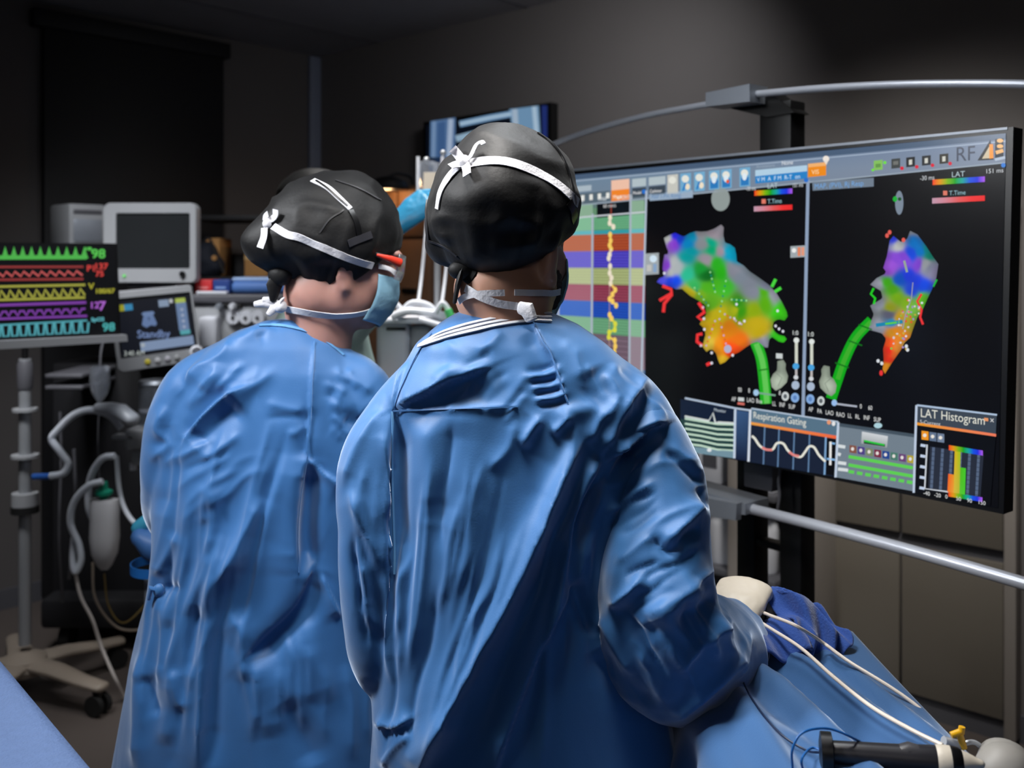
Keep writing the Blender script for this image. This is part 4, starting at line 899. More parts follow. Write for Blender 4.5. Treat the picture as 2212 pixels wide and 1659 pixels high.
# supplies on the trolley top
def onshelf(name, lab, cat, x0, y0, x1, y1, Y, d, mt, grp=None, labelmat=None):
    t = thing(name, lab, cat, P((x0+x1)/2, y1, Y+d/2), grp); m = MB(); fbox(m, x0, y0, x1, y1, Y, d, .003); m.obj('carton', mt, t)
    m = MB(); fbox(m, x0+(x1-x0)*.15, y0+(y1-y0)*.5, x1-(x1-x0)*.25, y0+(y1-y0)*.66, Y-.001, .002, 0); m.obj('printed_panel', labelmat or M_white, t, smooth=False)
    return t
onshelf('glove_box', 'red carton standing on the trolley right of the blank grey monitor', 'box', 421, 604, 458, 634, YA+.02, .12, mat('red_carton', (190, 40, 44), .5), None, mat('pale_red', (214, 120, 120), .6))
onshelf('glove_box', 'dark blue carton on the trolley beside the red carton', 'box', 460, 604, 496, 634, YA+.02, .12, mat('navy_carton', (30, 60, 130), .5), None, mat('pale_blue', (120, 150, 200), .6))
M_pack = mat('blue_wrap', (80, 120, 186), .6, bump=.3, bscale=30)
t = thing('wrapped_pack', 'folded light blue sterile wrap lying on the trolley beside the dark blue carton', 'pack', P(540, 634, YA+.1))
m = MB(); fbox(m, 496, 608, 640, 634, YA+.03, .22, .02); m.obj('bundle', M_pack, t); m = MB(); fbox(m, 500, 599, 630, 609, YA+.05, .18, .012); m.obj('top_fold', mat('pale_wrap', (150, 176, 214), .6), t)
t = thing('white_tray', 'flat white tray lying at the front edge of the trolley top', 'tray', P(450, 636, YA-.01)); m = MB(); fbox(m, 424, 629, 490, 636, YA-.02, .03, .003); m.obj('tray', M_white, t)
# dark shelf with cardboard cartons behind
t = thing('dark_shelf_unit', 'tall black shelving unit behind the anesthesia trolley', 'shelf', P(500, 600, 4.6)*[1, 1, 0])
A = P(405, 500, 4.5); B = P(625, 500, 4.5)
for x in (A[0], B[0]):
    m = MB(); m.box((x, 4.7, .8), (.03, .4, 1.6), None, .003); m.obj('side_panel', M_dark, t)
m = MB(); m.box(((A[0]+B[0])/2, 4.89, .8), (B[0]-A[0], .02, 1.6)); m.obj('back_panel', M_dark, t, smooth=False)
zb = P(0, 598, 4.5)[2]
for z in (.3, .8, zb-.012, P(0, 470, 4.5)[2]): m = MB(); m.box(((A[0]+B[0])/2, 4.7, z), (B[0]-A[0]-.03, .38, .024), None, .003); m.obj('shelf', M_dark, t)
def card(x0, y0, x1, y1, lab):
    t = thing('cardboard_box', lab, 'box', P((x0+x1)/2, y1, 4.6)); m = MB(); A = P(x0, y0, 4.6); B = P(x1, 598, 4.6); B[2] = zb
    m.box(((A[0]+B[0])/2, 4.7, (A[2]+B[2])/2), (B[0]-A[0], .2, A[2]-B[2]), None, .003); m.obj('carton', M_card, t)
    m = MB(); m.box(((A[0]+B[0])/2, 4.599, (A[2]+B[2])/2), (B[0]-A[0], .002, .02)); m.obj('tape', mat('tape', (214, 176, 120), .4), t, smooth=False)
card(444, 514, 474, 598, 'small tan cardboard box on the black shelf behind the dark bag'); card(528, 516, 578, 598, 'tan cardboard box on the black shelf half hidden by the left surgeon\'s cap')
t = thing('dark_bag', 'dark navy bag with a round tan tag sitting on the black shelf', 'bag', P(450, 598, 4.54))
m = MB(); m.ellipsoid(P(447, 560, 4.54), (.055, .06, .085)); m.ellipsoid(P(455, 575, 4.54), (.07, .06, .06)); V, F = remesh(m, .008); V += normals(V, F)*(vnoise(V*30, 2)*.006)[:, None]; link('body', V, F, mat('navy_cloth', (20, 26, 40), .8), t)
m = MB(); m.lathe(P(463, 557, 4.485), [(.012, -.004), (.012, .004)], 14, rotx(math.pi/2)); m.obj('tag', M_card, t)
m = MB(); m.tube([P(432, 530, 4.52), P(452, 515, 4.52), P(470, 560, 4.5), P(484, 590, 4.5)], .006, 8); m.obj('strap', M_dark, t)
# hoses and bags in front of the machine
def hose(name, lab, pts, r, mt, cat='hose', ring=True, grp=None):
    p = spline([P(*q) for q in pts], 10); L_ = np.linalg.norm(np.diff(p, axis=0), axis=1); s = np.r_[0, np.cumsum(L_)]
    if ring:
        n = int(s[-1]/.0055); ss = np.linspace(0, s[-1], n*2+1); q = np.c_[[np.interp(ss, s, p[:, k]) for k in range(3)]].T
        rad = [r if i % 2 else r*.86 for i in range(len(q))]; m = MB(); m.chain(q, rad, 10, capround=False)
    else: m = MB(); m.chain(p, [r]*len(p), 10, capround=False)
    t = thing(name, lab, cat, p[0], grp); m.obj('tubing', mt, t); return t
YH = 3.42
h1 = hose('breathing_hose', 'grey corrugated hose arching over to the pole and ending in a blue connector', [(262, 925, YH), (238, 898, YH), (200, 886, YH), (160, 896, YH), (122, 932, YH), (112, 950, YH), (130, 975, YH-.03), (147, 1000, YH-.03), (138, 1022, YH-.03), (108, 1029, YH-.03)], .0135, M_hose)
m = MB(); m.cyl(P(108, 1029, YH-.03), P(72, 1030, YH-.02), .0115, 14); m.obj('connector', mat('blue_connector', (40, 90, 170), .4), h1)
m = MB(); m.chain([P(285, 905, YH-.04), P(262, 890, YH-.03), P(238, 882, YH-.02), P(212, 880, YH-.01)], [(.022, .034), (.03, .03), (.022, .022), (.016, .016)], 16); m.obj('elbow_cover', mat('clear_sleeve', (190, 196, 206), .3), h1)
hose('breathing_hose', 'grey corrugated hose looping down beside the hanging grey breathing bag', [(248, 985, YH-.05), (222, 990, YH-.04), (200, 1020, YH-.02), (191, 1060, YH), (192, 1100, YH), (205, 1130, YH+.02)], .0125, M_hose)
hose('breathing_hose', 'grey hose from the green connector drooping left of the breathing bag', [(222, 1040, YH-.08), (190, 1050, YH-.08), (160, 1085, YH-.07), (152, 1130, YH-.06), (170, 1175, YH-.05), (175, 1210, YH-.05), (163, 1235, YH-.05), (157, 1210, YH-.04), (160, 1160, YH-.03)], .0125, M_hose)
t = thing('breathing_bag', 'grey breathing bag with a green connector hanging below the hoses', 'bag', P(225, 1150, YH-.05))
q = [(1078, 30, .02), (1088, 31, .03), (1120, 30, .035), (1160, 31, .04), (1195, 27, .035), (1220, 16, .02), (1230, 8, .01)]
m = MB(); rings = []
for y, w_, d in q:
    c = P(226, y, YH-.05); a = np.linspace(0, 2*math.pi, 24, endpoint=False); rings.append(c+np.c_[np.sign(np.cos(a))*np.abs(np.cos(a))**.6*w_/FPX*YH, np.sin(a)*d, a*0])
m.rows(rings); m.obj('bag', mat('grey_rubber', (176, 176, 180), .5, bump=.4, bscale=25), t)
m = MB(); c = P(224, 1078, YH-.05); m.lathe(c, [(.012, 0), (.014, .008), (.03, .018), (.03, .028), (.016, .036), (.013, .06)], 18); m.obj('connector', mat('green_connector', (20, 140, 112), .4), t)
t = thing('drip_bag', 'clear drip bag hanging in the dark below the ventilator display', 'drip bag', P(215, 800, 3.5))
m = MB(); rings = []
for y, w_ in ((790, 15), (795, 22), (830, 23), (850, 18), (866, 6), (870, 3)):
    c = P(216, y, 3.5); a = np.linspace(0, 2*math.pi, 18, endpoint=False); rings.append(c+np.c_[np.cos(a)*w_/FPX*3.5, np.sin(a)*.016, a*0])
m.rows(rings); m.obj('bag', M_clear, t); m = MB(); m.tube([P(214, 870, 3.5), P(212, 960, 3.5), P(215, 1060, 3.5), P(205, 1200, 3.5)], .003, 6); m.obj('line', M_greyd, t); m = MB(); m.tube([P(216, 790, 3.5), P(218, 760, 3.52), P(222, 740, 3.56)], .004, 6); m.obj('hanger', M_greyd, t)
Z0 = lambda px, Y: HY+FPX*(CAMZ-.006)/Y     # row of the floor at depth Y
hose('floor_cable', 'pale cable dropping from the hoses to the floor beside the caster base', [(162, 1235, 3.38), (175, 1290, 3.38), (200, 1340, 3.4), (218, 1395, 3.42), (250, Z0(0, 3.4)-55, 3.4), (272, Z0(0, 3.45), 3.45), (310, Z0(0, 3.35), 3.35), (360, Z0(0, 3.3), 3.3)], .006, M_cable, 'cable', False)
hose('floor_cable', 'thin beige cable sagging to the floor behind the left surgeon\'s gown', [(200, 1215, 3.5), (205, 1290, 3.5), (240, 1345, 3.55), (280, 1362, 3.6), (340, 1350, 3.7)], .0045, M_beige, 'cable', False)
hose('floor_cable', 'thin dark yellow cable hanging in a shallow curve at the back', [(225, 1240, 3.6), (235, 1310, 3.62), (270, 1345, 3.65), (330, 1290, 3.8)], .003, mat('yellow_cable', (120, 100, 50), .5), 'cable', False)
hose('thin_hose', 'thin grey hose hanging left of the breathing bag from the machine frame', [(160, 970, 3.55), (163, 1060, 3.55), (158, 1150, 3.55), (150, 1250, 3.6)], .006, M_greyd, 'hose', False)
hose('thin_hose', 'grey hose running from the breathing bag behind the left surgeon', [(252, 985, 3.45), (258, 1060, 3.45), (275, 1110, 3.4), (310, 1150, 3.35)], .0085, M_hose, 'hose', False)
hose('thin_hose', 'thin dark hose hanging straight down behind the corrugated hoses', [(130, 890, 3.6), (132, 1000, 3.6), (128, 1150, 3.6), (135, 1300, 3.65)], .005, M_greyd, 'hose', False)
# padded arm rest at the left surgeon's side
t = thing('padded_rest', 'blue padded rest with cyan top, strap loop and grey pole beside the left surgeon', 'arm rest', P(320, 1250, 2.35)*[1, 1, 0])
m = MB(); m.chain([P(312, 1155, 2.35), P(335, 1170, 2.35), P(370, 1185, 2.35)], [(.028, .05), (.042, .06), (.045, .06)], 18, up=(0, 0, 1)); m.obj('pad', mat('blue_vinyl', (70, 116, 180), .45), t)
m = MB(); m.chain([P(300, 1140, 2.34), P(318, 1128, 2.34), P(345, 1122, 2.34)], [.018, .02, .02], 14); m.obj('pad_top', mat('cyan_vinyl', (70, 170, 206), .45), t)
a = np.linspace(0, 2*math.pi, 26); c = P(330, 1224, 2.35); m = MB(); pts = c+np.c_[np.cos(a)*.05, np.sin(a)*.04, np.sin(a)*.006]; nr = np.c_[np.cos(a), np.sin(a), a*0]; m.ribbon(pts, nr, .022, .003); m.obj('strap', mat('bright_blue_strap', (40, 120, 206), .5), t)
m = MB(); m.cyl(P(322, 1240, 2.35), P(322, 570+FPX*(CAMZ-.01)/2.35, 2.35), .011, 14); m.obj('pole', M_alu, t); m = MB(); m.lathe(P(322, 570+FPX*CAMZ/2.35, 2.35), [(.11, 0), (.11, .012), (.03, .03), (.011, .035)], 24); m.obj('foot', M_greyd, t)
# ------------------------------------------------------------------ between the heads
t = thing('wooden_cupboard', 'brown wooden cupboard against the wall behind the raised gloved hand', 'cupboard', P(900, 600, 4.6)*[1, 1, 0])
def wcup(x0, x1, y0, z1, o0, o1, bev=.004):
    m = MB(); wbox(m, wall_s(x0, o1), wall_s(x1, o1), z1 if z1 is not None else 0.0, y0, o0, o1, bev); return m
ztop = wall_z(880, 402, .3)
wcup(776, 930, ztop, 0.0, .015, .30).obj('carcass', M_wood, t)
for (x0, x1) in ((779, 856), (860, 927)):
    zm = wall_z(870, 515, .32); wcup(x0, x1, ztop-.02, zm+.008, .30, .318).obj('upper_door', M_wood, t); wcup(x0, x1, zm-.008, .1, .30, .318).obj('lower_door', M_wood, t)
for x in (882,): s = wall_s(x, .33); z = wall_z(x, 628, .33); m = MB(); wbox(m, s-.05, s+.05, z-.012, z+.012, .318, .334, .005); m.obj('handle', M_black, t)
t = thing('cupboard_lamp', 'small dark hooded lamp throwing a warm glow on top of the wooden cupboard', 'lamp', wallp(wall_s(838, .3), .2, ztop))
cl = wallp(wall_s(838, .40), .40, ztop-.012)
m = MB(); m.lathe(cl, [(.098, -.012), (.10, 0), (.085, .028), (.045, .048), (.012, .054)], 24); m.obj('shade', M_blackm, t)
m = MB(); m.lathe(cl, [(.014, -.012), (.022, -.006), (.02, .012), (.01, .016)], 16); m.obj('bulb', mat('warm_bulb', (255, 190, 120), .4, emit=(255, 176, 100), estr=3.0), t)
m = MB(); m.tube([cl+[0, 0, .05], cl+[0, 0, .07]-nW*.06, cl+[0, 0, .06]-nW*.14, cl*[1, 1, 0]-nW*.16+[0, 0, ztop+.004]], .007, 8); m.obj('arm', M_blackm, t)
pl_ = bpy.data.lights.new('warm_bulb_light', 'POINT'); pl_.energy = 1.3; pl_.color = (1.0, 0.6, 0.28); pl_.shadow_soft_size = .03
po = bpy.data.objects.new('warm_bulb_light', pl_); COL.objects.link(po); po.location = tuple(cl+[0, 0, -.03]+nW*.01)
# infusion stand
YI = 3.1
t = thing('infusion_stand', 'thin steel infusion stand with round-tipped hooks in front of the television', 'stand', P(945, 600, YI)*[1, 1, 0])
ic = P(945, 570, YI); m = MB(); m.cyl((ic[0], YI, .03), (ic[0], YI, P(0, 352, YI)[2]), .011, 14); m.obj('pole', M_steel, t)
for dx, y in ((-24, 345), (12, 330), (45, 338)):
    a = P(945, 356, YI); b = P(945+dx, 352, YI-.03); c = P(945+dx, y, YI-.03); m = MB(); m.tube([a, b, c], .004, 8); m.ellipsoid(c, (.010, .010, .010), None, 12, 8); m.obj('hook', M_steel, t)
for k in range(5):
    a = 2*math.pi*k/5+.63; m = MB(); m.chain([(ic[0], YI, .06), (ic[0]+.14*math.cos(a), YI+.14*math.sin(a), .05), (ic[0]+.27*math.cos(a), YI+.27*math.sin(a), .03)], [.018, .015, .012], 10); m.obj('leg', M_greyd, t)
for (x, lab, x0, x1) in ((928, 'clear infusion bag with a white edge strip, nearest the raised blue glove', 899, 950), (975, 'clear infusion bag hanging mostly behind the nearer surgeon\'s cap', 952, 1000)):
    t = thing('infusion_bag', lab, 'infusion bag', P(x, 345, YI-.03), 'infusion bags on the stand')
    m = MB(); rings = []
    for y, k in ((348, .55), (352, .95), (380, 1), (425, 1), (440, .7), (446, .2)):
        c = P((x0+x1)/2, y, YI-.03); a = np.linspace(0, 2*math.pi, 20, endpoint=False); w_ = (x1-x0)/2/FPX*YI
        rings.append(c+np.c_[np.sign(np.cos(a))*np.abs(np.cos(a))**.7*w_*k, np.sin(a)*.018, a*0])
    m.rows(rings); m.obj('bag', M_clear, t)
    m = MB(); fbox(m, x0+16, 372, x1-4, 412, YI-.052, .003, 0); m.obj('label', mat('bag_label', (206, 196, 180), .6), t, smooth=False)
    m = MB(); m.tube([P(x0+4, 338, YI-.04), P(x0+4, 390, YI-.04), P(x0+4, 436, YI-.04)], .006, 8); m.obj('edge_strip', M_white, t)
    m = MB(); m.tube([P((x0+x1)/2, 446, YI-.03), P((x0+x1)/2-6, 520, YI-.04), P((x0+x1)/2-14, 600, YI-.05), P((x0+x1)/2-22, 660, YI-.1)], .0055, 8); m.obj('line', M_white, t)
# white module box on a stand with cables on top
YW = 2.95
t = thing('module_box', 'white instrument box with a dark slot on a thin stand between the two surgeons', 'instrument', P(855, 700, YW)*[1, 1, 0])
m = MB(); fbox(m, 812, 698, 884, 828, YW, .12, .02); m.obj('housing', M_white, t)
m = MB(); fbox(m, 884, 704, 930, 815, YW+.02, .1, .012); m.obj('side_module', M_grey, t)
m = MB(); fbox(m, 834, 707, 876, 714, YW-.003, .01, .002); m.obj('slot', M_black, t)
m = MB(); fbox(m, 806, 686, 992, 700, YW-.03, .22, .008); m.obj('top_tray', M_white, t)
m = MB(); cb = P(850, 800, YW+.06); m.cyl((cb[0], cb[1], .02), (cb[0], cb[1], P(0, 820, YW)[2]), .014, 12); m.obj('stand_pole', M_alu, t); m = MB(); m.lathe((cb[0], cb[1], 0), [(.07, 0), (.07, .015), (.03, .04)], 24); m.obj('stand_foot', M_greyd, t)
for i, (pts, r, lab) in enumerate((([(812, 684), (830, 664), (852, 656), (868, 672), (872, 684)], .009, 'white looped cable with a blue plug at the left end of the instrument tray'), ([(862, 680), (890, 655), (925, 660), (950, 684), (980, 700)], .010, 'thick white cable arching over the middle of the instrument tray'), ([(846, 684), (880, 672), (930, 676), (985, 690)], .012, 'white cable lying along the instrument tray'), ([(940, 676), (955, 655), (968, 668), (975, 690)], .008, 'white cable with a green plug at the right end of the instrument tray'), ([(905, 690), (940, 700), (972, 712), (985, 735)], .009, 'white cable drooping off the tray behind the nearer surgeon'))):
    p = [P(x, y, YW-.02-.012*i) for x, y in pts]; t = thing('white_cable', lab, 'cable', p[0], 'white cables on the instrument tray'); m = MB(); m.tube(p, r, 10); m.obj('lead', M_white, t)
    if i in (0, 3): m = MB(); m.cyl(p[-2]+[0, -.012, 0], p[-1]+[0, -.012, 0.004], .012, 12); m.obj('plug', mat('blue_plug', (50, 120, 190), .4) if i == 0 else mat('green_plug', (90, 210, 120), .4), t)
# ------------------------------------------------------------------ people
M_skin = mat('skin', (186, 140, 118), 0.5, sss=0.15, var=0.06, vscale=20)
M_skin2 = mat('skin_rosy', (166, 124, 114), 0.5, sss=0.15, var=0.06, vscale=20)
def gown_mat(name, rgb, rough=.56):
    m = mat(name, rgb, rough, bump=.05, bscale=420, var=.07, vscale=5, spec=.5, sheen=.85)
    b = m.node_tree.nodes['Principled BSDF']; b.inputs['Sheen Roughness'].default_value = .4; b.inputs['Sheen Tint'].default_value = (.75, .85, 1, 1)
    return m
M_gown = gown_mat('gown_blue', (42, 98, 154)); M_gown2 = gown_mat('gown_blue_b', (39, 94, 150)); M_drape = gown_mat('drape_blue', (42, 88, 138), .65)
M_towel = mat('towel_blue', (30, 70, 146), .85, bump=.4, bscale=300, var=.1, sheen=.3); M_drape2 = mat('drape_pale_blue', (84, 106, 146), .8, bump=.5, bscale=220, var=.14, vscale=90)
M_cap = mat('cap_black', (9, 9, 11), .6, bump=.12, bscale=160, var=.15, sheen=.03, spec=.3)
M_tie = mat('white_tie', (206, 206, 212), .7, bump=.3, bscale=200, var=.06)
M_mask = mat('mask_blue', (136, 182, 206), .75, bump=.25, bscale=120)
M_glove = mat('latex_glove', (206, 196, 180), .42, bump=.15, bscale=60, var=.05); M_gloveb = mat('nitrile_glove', (50, 150, 196), .4, bump=.3, bscale=70, var=.12)
M_scrub = mat('scrub_green', (190, 214, 206), .8, bump=.2, bscale=90); M_trouser = mat('scrub_trousers', (40, 74, 120), .8, bump=.2, bscale=90)
M_shoe = mat('shoe_white', (180, 182, 186), .6); M_eye = mat('eye_white', (220, 216, 210), .2); M_iris = mat('iris_brown', (50, 32, 22), .2)
M_beard = mat('beard_brown', (52, 42, 38), .9, bump=1.0, bscale=400)

def head_frame(C, yaw, pitch, roll=0.0): return np.asarray(C, float), rotz(-yaw)@rotx(-pitch)@roty(roll)   # face looks along local +y
def head_parts(m, C, R, k=1.0):
    def e(c, r, Q=None): m.ellipsoid(C+R@(np.array(c)*k), np.array(r)*k, R if Q is None else R@Q, 28, 18)
    e((0, -.012, .035), (.076, .098, .084)); e((0, .022, -.030), (.066, .078, .082)); e((0, .040, -.072), (.052, .052, .046)); e((0, .066, -.098), (.026, .026, .018))
    for s in (-1, 1):
        e((s*.038, .050, -.028), (.029, .036, .032)); e((s*.032, .080, .026), (.034, .018, .011), roty(s*.1))           # cheek, brow
        e((s*.031, .084, -.002), (.018, .012, .009))                                                                    # lids
        e((s*.073, -.006, -.024), (.010, .019, .033), rotx(-.2)@rotz(s*.35)); e((s*.075, .000, -.052), (.009, .011, .012))      # ear and lobe
        e((s*.013, .098, -.040), (.010, .012, .008)); e((s*.048, .012, -.066), (.022, .048, .036), rotx(.35))                       # nostril, jaw angle
    m.chain([C+R@np.array((0, .086, .012))*k, C+R@np.array((0, .100, -.018))*k, C+R@np.array((0, .110, -.038))*k], [.009*k, .011*k, .013*k], 12)
    e((0, .086, -.068), (.024, .014, .007)); e((0, .085, -.078), (.021, .014, .007))
def body_parts(m, J, k=1.0):
    n = J['neck']; m.chain([J['chest']+[0, 0, .02], (n+J['chest'])/2+[0, 0, .03], n+[0, 0, -.03], n+[0, 0, .03], J['headbase']], [(.07, .06), .062, .064, .066, .066], 20)
    m.chain([J['pelvis'], J['pelvis']*.6+J['chest']*.4, J['chest'], J['chest']+[0, 0, .06]], [(.15, .10), (.13, .09), (.14, .085), (.10, .06)], 26, up=J['side'])
    for s in 'LR':
        a, b, c = J['sh'+s], J['el'+s], J['wr'+s]
        m.chain([J['chest']+[0, 0, .05], a], [.055, .045], 16); m.chain([a, a*.5+b*.5, b], [.045, .040, .036], 16); m.chain([b, b*.6+c*.4, c], [.038, .038, .026], 16)
        h, kn, an = J['hip'+s], J['kn'+s], J['an'+s]
        m.chain([h, h*.5+kn*.5, kn], [.088, .075, .056], 18); m.chain([kn, kn*.65+an*.35, an], [.055, .055, .038], 18)
        m.chain([an+[0, 0, -.02], an+J['fwd']*.10+[0, 0, -.045], an+J['fwd']*.16+[0, 0, -.05]], [(.035, .035), (.028, .04), (.02, .038)], 14)
def joints(foot, yaw, **kw):
    R = rotz(-yaw); d = {'side': R@np.array([1., 0, 0]), 'fwd': R@np.array([0, 1., 0])}; f = np.array([foot[0], foot[1], 0.]); w = lambda x, y, z: f+R@np.array([x, y, 0])+[0, 0, z]
    d.update(pelvis=w(0, 0, .93), chest=w(0, .0, 1.28), neck=w(0, 0, 1.47), headbase=w(0, .02, 1.54))
    for s, q in (('L', -1), ('R', 1)): d.update({'hip'+s: w(q*.095, 0, .92), 'kn'+s: w(q*.11, .02, .50), 'an'+s: w(q*.12, -.01, .085), 'sh'+s: w(q*.175, 0, 1.40), 'el'+s: w(q*.22, 0, 1.10), 'wr'+s: w(q*.15, .24, 1.08)})
    d.update({k: np.asarray(v, float) for k, v in kw.items()}); return d
def build_body(root, J, C, R, skin, vox=.0065):
    m = MB(); body_parts(m, J); head_parts(m, C, R, 1.06); V, F = remesh(m, vox, 7)
    b = link('body', V, F, skin, root)
    for s in (-1, 1):
        m = MB(); m.ellipsoid(C+R@np.array((s*.031, .086, -.003)), (.0115,)*3, None, 16, 10); e = m.obj('eye', M_eye, b); m = MB(); m.lathe(C+R@np.array((s*.031, .0972, -.003)), [(.0052, -.001), (.004, .0008)], 14, R@rotx(-math.pi/2)); 
    return V, F
def shoes(root, J, mt):
    for s in 'LR':
        an = J['an'+s]; m = MB(); f = J['fwd']; z = np.array([0, 0, 1.])
        m.chain([an*[1, 1, 0]+z*.045-f*.045, an*[1, 1, 0]+z*.05+f*.04, an*[1, 1, 0]+z*.042+f*.13, an*[1, 1, 0]+z*.036+f*.19], [(.045, .04), (.05, .046), (.042, .05), (.035, .042)], 18, up=(0, 0, 1)); m.obj('shoe', mt, root)
def trousers(root, J, mt):
    m = MB(); 
    for s in 'LR': h, kn, an = J['hip'+s], J['kn'+s], J['an'+s]; m.chain([h, h*.5+kn*.5, kn, kn*.5+an*.5, an+[0, 0, .02]], [.085, .085, .08, .08, .08], 20)
    m.chain([J['pelvis']+[0, 0, -.05], J['pelvis']+[0, 0, .1]], [(.15, .10), (.14, .09)], 24, up=J['side']); V, F = remesh(m, .012, 3); N = normals(V, F); V = V+N*(vnoise(V*[14, 14, 5], 5)*.008)[:, None]; link('trousers', V, F, mt, root)
def glove(root, wrist, R, curl, mt, k=1.0, name='glove', thumb=.5, cuff=.05):
    """right-hand frame: x towards the thumb side when negative, y along the fingers, z out of the back of the hand"""
    m = MB(); w = lambda p: wrist+R@(np.array(p, float)*k)
    m.chain([w((0, -cuff, 0)), w((0, -.01, 0)), w((0, .015, 0)), w((-.002, .05, .002)), w((0, .086, .002))], [(.028*k, .024*k), (.027*k, .021*k), (.031*k, .020*k), (.041*k, .018*k), (.042*k, .014*k)], 18, up=R@np.array([1., 0, 0]))
    for i, (x, ln, r) in enumerate(((-.031, .072, .0098), (-.010, .082, .0102), (.011, .077, .0098), (.031, .060, .0088))):
        a = curl[i]; p = np.array([x, .083-.006*abs(i-1), .001]); pts = [np.array([x*.8, .06, 0]), p]; ang = 0
        for L_, q in ((.45, .75), (.31, 1.0), (.24, .8)): ang += a*q; p = p+np.array([x*.06*L_, math.cos(ang)*ln*L_, -math.sin(ang)*ln*L_]); pts.append(p)
        m.chain([w(q) for q in spline(pts, 3)], [r*k*c for c in np.interp(np.linspace(0, 1, 13), [0, .3, .7, 1], [1.12, 1.05, .98, .82])], 12)
    t = thumb; pts = [(-.022, .022, -.006), (-.042, .045, -.014-.008*t), (-.050+.018*t, .066, -.026-.018*t), (-.046+.036*t, .086, -.036-.020*t)]
    m.chain([w(q) for q in spline(pts, 4)], [k*c for c in np.linspace(.0165, .0095, 13)], 12)
    V, F = remesh(m, .0026*max(k, .9), 1); N = normals(V, F); V = V+N*(vnoise(V*90, 3)*.0009)[:, None]; return link(name, V, F, mt, root)

def cap_mesh(C, R, rad, cen, front, back, bulge=(), seed=1, wr=.004, nu=120, nv=60, sag=.012):
    """soft cap: a dome cut by the tilted brow-to-nape plane, gathered and hemmed at its edge"""
    rad = np.array(rad); V = []
    for i in range(nu):
        th = 2*math.pi*i/nu; ct, st = math.cos(th), math.sin(th)
        lo, hi = .3, math.pi-.05
        for _ in range(30):
            md = (lo+hi)/2; y = cen[1]+rad[1]*math.sin(md)*st; z = cen[2]+rad[2]*math.cos(md); f = (y-(-.10))/.20; cut = back+(front-back)*f-sag*max(0, 1-((f-.35)/.45)**2)
            if z > cut: lo = md
            else: hi = md
        for j in range(nv+1):
            p = lo*j/nv; n = np.array([math.sin(p)*ct, math.sin(p)*st, math.cos(p)]); q = np.array(cen)+n*rad
            for (d, a, wd) in bulge:
                d = np.array(d, float); d /= np.linalg.norm(d); q = q+n*a*math.exp(-((1-n@d)/wd))
            e = j/nv; tk = max(0, (e-.62)/.38); q = q*np.array([1-.15*tk*tk, 1-.13*tk*tk, 1]); q = q+n*(-.007*math.exp(-((1-e)/.05)**2)*(1)+.003*math.exp(-((e-.90)/.05)**2))
            V.append(q)
    V = np.array(V); n = V-np.array(cen); n /= np.linalg.norm(n, axis=1)[:, None]; e = np.tile(np.arange(nv+1)/nv, nu); th = np.repeat(np.arange(nu)/nu*2*math.pi, nv+1)
    g = np.abs(vnoise(np.c_[np.cos(th)*5, np.sin(th)*5, e*1.2], seed)); V = V+n*((vnoise(V*[16, 16, 22], seed+1)*wr+(.5-np.abs(vnoise(V*[22, 22, 34], seed+2)))*wr*1.3)*(1-.75*np.exp(-((1-e)/.06)**2))-g*.006*np.exp(-((e-.80)/.14)**2))[:, None]
    F = []
    for i in range(nu):
        i2 = (i+1) % nu
        for j in range(nv): F.append((i*(nv+1)+j, i2*(nv+1)+j, i2*(nv+1)+j+1, i*(nv+1)+j+1)[::-1])
    W = C+V@R.T; return W, np.array(F)
def solid(o, th): md = o.modifiers.new('thickness', 'SOLIDIFY'); md.thickness = th; md.offset = 1; return o
def rowring(yc, zc, xl, xr, b, n=56, p=2.5, yoff=0.0):
    a = np.linspace(0, 2*math.pi, n, endpoint=False); c, s = np.cos(a), np.sin(a)
    return np.c_[(xl+xr)/2+np.sign(c)*np.abs(c)**(2/p)*(xr-xl)/2, yc+yoff+np.sign(s)*np.abs(s)**(2/p)*b, np.full(n, zc)]
def torso(rows_, Y, tilt=0.0, down=()):
    out = []
    for y, l, r, b, *yo in rows_: out.append(rowring(Y, P(0, y, Y)[2], P(l, y, Y)[0], P(r, y, Y)[0], b, yoff=yo[0] if yo else 0.0))
    for z, l, r, b in down: out.append(rowring(Y, z, P(l, 0, Y)[0], P(r, 0, Y)[0], b))
    # smooth interpolation between the given rows
    out = np.array(out); T = np.linspace(0, len(out)-1, (len(out)-1)*5+1); res = []
    for t in T:
        i = min(int(t), len(out)-2); f = t-i; res.append(out[i]*(1-f)+out[i+1]*f)
    return res
def seam(bvh, pts, w, mt, parent, name='seam', off=.001, th=.0012, sub=8):
    A, B = cast_line(bvh, pts, sub, off)
    if len(A) < 3: return None
    m = MB(); m.ribbon(A, B, w, th); return m.obj(name, mt, parent, flat=60)
def sleeve(m, pts, radii, n=26):
    q = spline(pts, 6); rr = np.array([(r, r) if np.isscalar(r) else r for r in radii]); t = np.linspace(0, len(rr)-1, len(q)); rad = [(np.interp(x, range(len(rr)), rr[:, 0]), np.interp(x, range(len(rr)), rr[:, 1])) for x in t]
    m.chain(q, rad, n)
